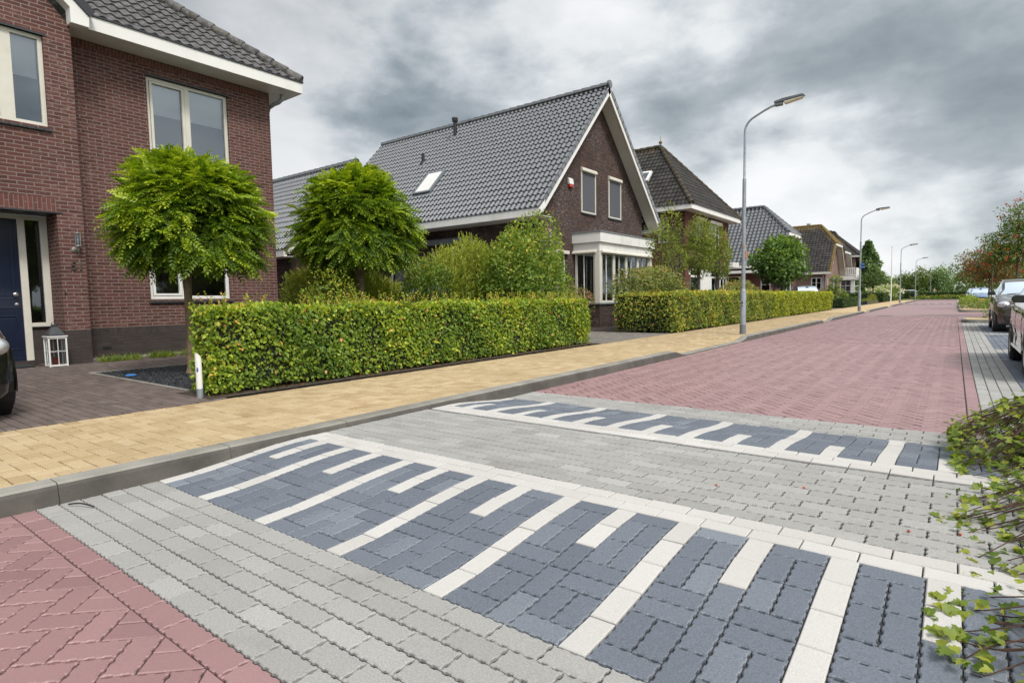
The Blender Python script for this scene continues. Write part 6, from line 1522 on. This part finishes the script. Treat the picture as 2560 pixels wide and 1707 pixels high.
        if detail:
            for dy in (.545, .735):
                g = MB(); x_ = sx*(np.interp(dy*L, q, Wd)*.985+.012); z_ = float(np.interp(dy*L, q, B_))-.10; g.tube([(x_-sx*.02,dy*L-.09,z_),(x_+sx*.012,dy*L-.06,z_+.004),(x_+sx*.014,dy*L+.06,z_+.006),(x_-sx*.02,dy*L+.09,z_+.002)], .013, 8); g.build('door_handle', M['chrome'] if paint == 'green' else PAINT[paint], t, smooth=True)
            for dy in (.33, .575, .80):
                g = MB(); 
                for k in range(7): 
                    z0_ = .30+k*(hood-.40)/7; z1_ = z0_+(hood-.40)/7; 
                    xa = sx*(np.interp(dy*L, q, Wd)*(.985+.015*math.sin(k/7*3))+.003)
                    g.box(min(xa,xa-sx*.01), max(xa,xa-sx*.01), dy*L-.004, dy*L+.004, z0_, z1_)
                if dy != .80: g.build('door_gap', M['black'], t)
            g = MB(); g.box(min(sx*(hw*.985),sx*(hw+.008)), max(sx*(hw*.985),sx*(hw+.008)), .29*L, .70*L, .27, .31); g.build('side_trim', M['chrome'] if paint == 'green' else M['black'], t, bevel=.006)
        tl = MB(); tl.ell((sx*hw*.78, L*.962, .88), .09, .10, .13, 12, 8); tl.build('tail_light', M['red'], t, smooth=True)
        fl = MB(); fl.lathe([(.001,.0),(.09,.0),(.095,-.02),(.07,-.03)], (sx*hw*.62, .055, .38), 18, axis='y'); fl.build('fog_light', M['black'], t)
    g = MB(); 
    for z_ in (.50, .56, .62): g.box(-hw*.42, hw*.42, -.012, .08, z_-.016, z_+.016)
    g.box(-hw*.55, hw*.55, .0, .10, .30, .40); g.build('grille', M['black'], t, bevel=.006)
    if plate: g = MB(); g.box(-.26, .26, -.03, -.012, .385, .495); g.build('number_plate', M['plate'], t, bevel=.004)
    g = MB(); g.tube([(-hw*.62,.292*L,hood+.055),(-.05,.315*L,hood+.095)], .008, 6); g.tube([(.0,.29*L,hood+.06),(hw*.55,.315*L,hood+.09)], .008, 6); g.build('wiper', M['black'], t)
    g = MB(); g.ell((0,.40*L,H-.12), .11, .03, .04, 10, 6); g.build('inner_mirror', M['black'], t)
    t.location = loc; t.rotation_euler = (0,0,rot); return t

def cars():
    gp = 'cars parked along the right side'
    make_car('dark green hatchback at the right edge, nearest parked car', (1.61,9.22,0), 0, 'green', 4.15, 1.74, 1.46, .93, .72, group=gp, wr=.315)
    make_car('bronze brown small car with round headlight behind the dark green one', (1.68,20.55,0), 0, 'brown', 3.55, 1.62, 1.47, .98, .80, group=gp, wr=.285)
    make_car('light blue car with yellow number plate behind the island shrubs', (1.85,66,0), 0, 'blue', 4.1, 1.74, 1.45, .92, .72, group=gp, detail=False)
    make_car('silver car half hidden behind the light blue one', (1.75,76,0), 0, 'silver', 4.0, 1.70, 1.47, .92, .72, group=gp, detail=False)
    make_car('black car on the driveway at the left edge, showing one tyre', (-6.52,.59,.12), math.radians(90), 'black', 4.2, 1.75, 1.5, .92, .72, detail=False, wr=.33)
    make_car('silver car parked behind the nearest hedge, mostly hidden', (-10.4,13.3,.12), math.radians(90), 'silver', 4.0, 1.7, 1.45, .92, .72, detail=False)
    make_car('black car on the drive behind the yellow-green hedge', (-7.45,42.5,.11), math.radians(22), 'black', 4.2, 1.78, 1.62, .98, .78, detail=False)
    fg = 'cars far beyond the end hedge'
    for lab, x, y, p, r in (('red car far beyond the end hedge at left', -7.0,124,'red',90), ('dull red car far beyond the hedge, beside the far lamp', -4.9,126,'red',90), ('white van like car far beyond the hedge middle', -3.6,122,'white',80)):
        make_car(lab, (x,y,.0), math.radians(r), p, 4.2, 1.75, 1.6, .95, .75, group=fg, detail=False)

# ------------------------------------------------------------------ street furniture and small things
def lamp(label, y, stickers, short=False):
    x, z = -4.40, .12; t = thing('street_lamp', label, 'street lamp', (x,y,z), 'street lamps along the footway')
    g = MB(); g.tube([(x,y,.1),(x,y,1.22),(x,y,1.30)], [.078,.076,.052], 16); g.build('base_tube', M['zinc'], t, smooth=True, sharp=30)
    g = MB(); g.tube([(x,y,.10),(x,y,.36)], .0795, 16); g.build('foot_band', M['grey'], t, smooth=True, sharp=30)
    pts = [(x,y,1.28),(x,y,4.12)]; g = MB(); g.tube(pts, [.052,.046], 14)
    arm = [(x,y,4.10),(x,y,4.14),(x,y,5.30)]
    for i in range(1,7): a = math.radians(62)*i/6; arm.append((x+.35*(1-math.cos(a)), y, 5.30+.35*math.sin(a)))
    arm += [(x+.45,y,5.735),(x+.62,y,5.80),(x+.78,y,5.825)]
    g.tube(arm, [.046,.032,.029]+[.027]*(len(arm)-3), 12); g.build('pole', M['zinc'], t, smooth=True, sharp=30)
    hd = MB(); X0, X1 = x+.70, x+1.38; e = math.radians(4); top = lambda u: 5.86+.045*u
    hd.prism([(X0,y-.075,top(0)-.005),(X0,y-.075,top(0)+.045),(X0+.2,y-.085,top(.3)+.06),(X1-.05,y-.085,top(1)+.045),(X1,y-.085,top(1)+.02),(X1,y-.085,top(1)-.0),(X0+.2,y-.085,top(.3)-.005)], (0,.165,0)); ho = hd.build('lamp_head', M['grey'], t, bevel=.012)
    hd = MB(); hd.box(X0+.01, X0+.19, y-.065, y+.065, top(0)-.075, top(0)-.006); hd.build('gear_box', M['grey'], ho, bevel=.012)
    ls = MB(); ls.prism([(X0+.21,y-.075,top(.3)-.006),(X0+.24,y-.075,top(.3)-.085),(X1-.05,y-.075,top(1)-.055),(X1-.015,y-.075,top(1)-.006)], (0,.145,0)); ls.build('lens', M['lamp_lens'], ho, bevel=.02)
    d = MB(); d.box(x-.02, x+.02, y-.081, y-.0755, .92, .96); d.box(x-.012, x+.012, y-.081, y-.0755, .84, .87); d.build('door_lock', M['black'], t)
    if stickers == 1:
        s = MB(); s.box(x+.015, x+.045, y-.053, y-.040, 2.36, 2.42); s.build('sticker', M['orange'], t)
        s = MB(); s.box(x+.045, x+.085, y-.03, y+.03, 2.08, 2.28); s.build('number_tag', M['pinkplate'], t)
    elif stickers == 2:
        for z_ in (2.58, 2.75): s = MB(); s.box(x+.02, x+.22, y-.06, y-.05, z_, z_+.12); s.build('sign', M['bluesign'], t, bevel=.006)
    return t

def person():
    """walker far away behind the end hedge, white shirt; one skinned body"""
    x, y = -2.45, 108; t = thing('person', 'person in a white shirt walking behind the far hedge', 'person', (x,y,0))
    J = {'pel':(0,0,.95),'sp':(0,0,1.15),'ch':(0,0,1.38),'nk':(0,0,1.52),'hd':(0,-.02,1.62),'hdt':(0,-.01,1.76),'hl':(.1,0,.9),'kl':(.11,-.14,.5),'al':(.11,-.05,.09),'fl':(.11,-.2,.05),'hr':(-.1,0,.9),'kr':(-.11,.05,.5),'ar':(-.11,.25,.13),'fr':(-.11,.14,.05),
         'sl':(.19,0,1.42),'el':(.25,.06,1.14),'wl':(.24,-.05,.9),'ml':(.24,-.08,.8),'sr':(-.19,0,1.42),'er':(-.25,.02,1.14),'wr':(-.25,-.12,.92),'mr':(-.25,-.16,.83)}
    Rr = dict(pel=.15,sp=.14,ch=.16,nk=.06,hd=.085,hdt=.07,hl=.095,kl=.06,al=.045,fl=.04,hr=.095,kr=.06,ar=.045,fr=.04,sl=.06,el=.045,wl=.033,ml=.035,sr=.06,er=.045,wr=.033,mr=.035)
    E_ = ['pel sp','sp ch','ch nk','nk hd','hd hdt','pel hl','hl kl','kl al','al fl','pel hr','hr kr','kr ar','ar fr','ch sl','sl el','el wl','wl ml','ch sr','sr er','er wr','wr mr']
    def skin(nm, keys, edges, mat, grow=0, subs=1):
        ks = list(keys); me = bpy.data.meshes.new(nm); me.from_pydata([J[k] for k in ks], [tuple(ks.index(a) for a in e.split()) for e in edges], [])
        me.materials.append(mat); o = bpy.data.objects.new(nm, me); COL.objects.link(o); o.parent = t
        m = o.modifiers.new('skin', 'SKIN'); sv = me.skin_vertices[0].data if me.skin_vertices else None
        if sv is None:
            bm = bmesh.new(); bm.from_mesh(me); bm.verts.layers.skin.verify(); bm.to_mesh(me); bm.free(); sv = me.skin_vertices[0].data
        for k, v in zip(ks, sv): v.radius = (Rr[k]+grow,)*2
        sv[0].use_root = True; s = o.modifiers.new('sub', 'SUBSURF'); s.levels = s.render_levels = subs
        me.polygons.foreach_set('use_smooth', [True]*len(me.polygons)); return o
    skin_m = plain('skin', (.45,.27,.2), .6, .05, 8); sh = plain('white_shirt', (.72,.71,.74), .85, .04, 8); tr = plain('trousers', (.05,.06,.09), .9, .1, 8)
    skin('body', J.keys(), E_, skin_m, 0, 2)
    skin('shirt', ['sp','pel','ch','sl','sr'], ['sp pel','sp ch','ch sl','ch sr'], sh, .018)
    skin('trousers', ['pel','hl','kl','al','hr','kr','ar'], ['pel hl','hl kl','kl al','pel hr','hr kr','kr ar'], tr, .014)
    g = MB(); g.ell((x,y+.015,1.73), .095, .10, .085, 12, 8); g.build('hair', M['bark'], t, smooth=True)

def small_things():
    M['lamp_lens'] = plain('lamp_cover', (.60,.55,.44), .25, .08, 14, coat=.5)
    for lab, y, s in (('nearest grey street lamp with orange sticker and faded tag', 15.75, 1), ('second street lamp with small blue signs on its pole', 39.1, 2), ('third street lamp beside the yew hedge end', 70.4, 0), ('farthest curved street lamp at the end of the road', 98.6, 0)): lamp(lab, y, s)
    x, y = -3.3, 121; t = thing('park_lamp', 'short straight lamp post with flat head beyond the end hedge', 'street lamp', (x,y,0)); g = MB(); g.tube([(x,y,-.05),(x,y,4.0)], [.07,.055], 10); g.build('pole', M['zinc'], t); g = MB(); g.box(x-.75, x+.1, y-.12, y+.12, 4.0, 4.14); g.build('lamp_head', M['zinc'], t, bevel=.03)
    x, y = -5.25, 71.5; t = thing('flagpole', 'thin pale flagpole between second and third lamp', 'flagpole', (x,y,.1)); g = MB(); g.tube([(x,y,.08),(x,y,5.85)], [.06,.035], 10); g.build('pole', M['white'], t, smooth=True); g = MB(); g.ell((x,y,5.9), .07, .07, .06, 10, 6); g.build('knob', M['white'], t, smooth=True)
    # white slanted post at the hedge end
    x, y = -6.50, 2.90; t = thing('marker_post', 'white slant-topped marker post at the left end of the hornbeam hedge', 'post', (x,y,.1)); g = MB(); n = 18; vs = []
    for i in range(n): a = 2*PI*i/n; vs += [(x+.032*math.cos(a), y+.032*math.sin(a), .08), (x+.032*math.cos(a), y+.032*math.sin(a), .565-.045*math.sin(a)*.9+.02*math.cos(a))]
    g.add(vs, [(2*i, 2*((i+1)%n), 2*((i+1)%n)+1, 2*i+1) for i in range(n)]+[tuple(2*i+1 for i in range(n))]); g.build('tube', M['white'], t, smooth=True, sharp=40)
    g = MB(); g.tube([(x,y,.09),(x,y,.22)], .0335, 18); g.build('foot_band', M['zinc'], t, smooth=True, sharp=40)
    g = MB(); g.ell((x+.022,y-.023,.43), .011, .011, .028, 8, 6); g.build('blue_mark', M['bluesign'], t)
    # lantern by the door
    lx, ly, z = -12.22, 3.12, .122; t = thing('lantern', 'white wooden lantern with black metal top and red candle by the front door', 'lantern', (lx,ly,z), None); w, H_ = .12, .50
    g = MB()
    for sx in (-1,1):
        for sy in (-1,1): g.box(lx+sx*w-.012, lx+sx*w+.012, ly+sy*w-.012, ly+sy*w+.012, z, z+H_)
    for zz_ in (z+.02, z+H_-.012):
        for s in (-1,1): g.box(lx-w+.012, lx+w-.012, ly+s*w-.011, ly+s*w+.011, zz_-.014, zz_+.014); g.box(lx+s*w-.011, lx+s*w+.011, ly-w+.012, ly+w-.012, zz_-.014, zz_+.014)
    g.box(lx-w-.025, lx+w+.025, ly-w-.025, ly+w+.025, z+H_+.003, z+H_+.022); g.box(lx-w+.012, lx+w-.012, ly-w+.012, ly+w-.012, z+.004, z+.018); g.build('frame', M['white'], t, bevel=.003)
    g = MB()
    for s in (-1,1):
        g.box(lx-.005, lx+.005, ly+s*w-.006, ly+s*w+.006, z+.03, z+H_-.03); g.box(lx+s*w-.006, lx+s*w+.006, ly-.005, ly+.005, z+.03, z+H_-.03)
        g.box(lx-w+.012, lx-.005, ly+s*w-.006, ly+s*w+.006, z+.255, z+.265); g.box(lx+.005, lx+w-.012, ly+s*w-.006, ly+s*w+.006, z+.255, z+.265); g.box(lx+s*w-.006, lx+s*w+.006, ly-w+.012, ly+w-.012, z+.255, z+.265)
    g.build('glazing_bars', M['white'], t)
    g = MB(); 
    for s in (-1,1): g.quad((lx-w,ly+s*w,z+.03),(lx+w,ly+s*w,z+.03),(lx+w,ly+s*w,z+H_-.03),(lx-w,ly+s*w,z+H_-.03)); g.quad((lx+s*w,ly-w,z+.03),(lx+s*w,ly+w,z+.03),(lx+s*w,ly+w,z+H_-.03),(lx+s*w,ly-w,z+H_-.03))
    g.build('glass', M['glass_dark'], t)
    g = MB(); r = [(.155,0),(.15,.02),(.11,.07),(.075,.12),(.05,.15),(.05,.185),(.03,.195)]; vs = []
    for rr, h_ in r:
        for i in range(4): a = PI/4+PI/2*i; vs.append((lx+rr*1.0*math.cos(a)*1.1, ly+rr*math.sin(a)*1.1, z+H_+.024+h_))
    g.add(vs, [(k*4+i, k*4+(i+1)%4, k*4+4+(i+1)%4, k*4+4+i) for k in range(len(r)-1) for i in range(4)]+[(0,1,2,3),tuple(len(vs)-4+i for i in range(4))]); g.build('roof', M['darkmetal'], t, bevel=.004)
    g = MB(); g.tube([(lx,ly-.035,z+H_+.21),(lx,ly-.03,z+H_+.245),(lx,ly,z+H_+.26),(lx,ly+.03,z+H_+.245),(lx,ly+.035,z+H_+.21)], .006, 6); g.build('ring', M['darkmetal'], t)
    g = MB(); g.lathe([(.05,0),(.05,.12),(.045,.125)], (lx,ly,z+.02), 18); tag(g.build('candle', M['red'], None, smooth=True), 'thick red candle standing inside the white lantern', 'candle')
    g = MB(); g.box(-12.93, -12.42, 2.0, 2.88, .121, .145); tag(g.build('doormat', M['mat'], None, bevel=.01), 'black doormat before the navy front door', 'doormat')
    # small finds on the ground
    g = MB(); g.lathe([(.05,0),(.075,.006),(.075,.018),(.05,.026),(.02,.028)], (-9.42,3.26,.122), 16); tag(g.build('plastic_cap', plain('blue_plastic',(.05,.22,.55),.35,.05,8), None, smooth=True), 'small bright blue plastic lid lying on the slate chippings', 'litter')
    pts = [(-3.97+.17*i/12, 1.02+.07*i/12, .010+.012*math.sin(PI*i/12)) for i in range(13)]
    g = MB(); g.tube(pts, .0045, 7); tag(g.build('rubber_strap', M['rubber'], None, smooth=True), 'thin black rubber strap lying by the kerb', 'litter')
    rng = np.random.default_rng(9)
    for x, y in ((-1.02,3.18),(-.13,3.02),(.05,3.1),(-.62,3.4)):
        g = MB(); z = road_z(x,y)+.006; g.ell((x,y,z), .0065, .0065, .006, 8, 6); tag(g.build('fallen_berry', M['berry'], None, smooth=True), 'fallen red rowan berry lying on the paving', 'berry', 'fallen berries on the paving')
    g = MB(); bx = -12.0
    person()
cars(); small_things()
SC.view_settings.view_transform = 'Standard'; SC.view_settings.look = 'None'; SC.view_settings.exposure = EXPO; SC.view_settings.gamma = 1
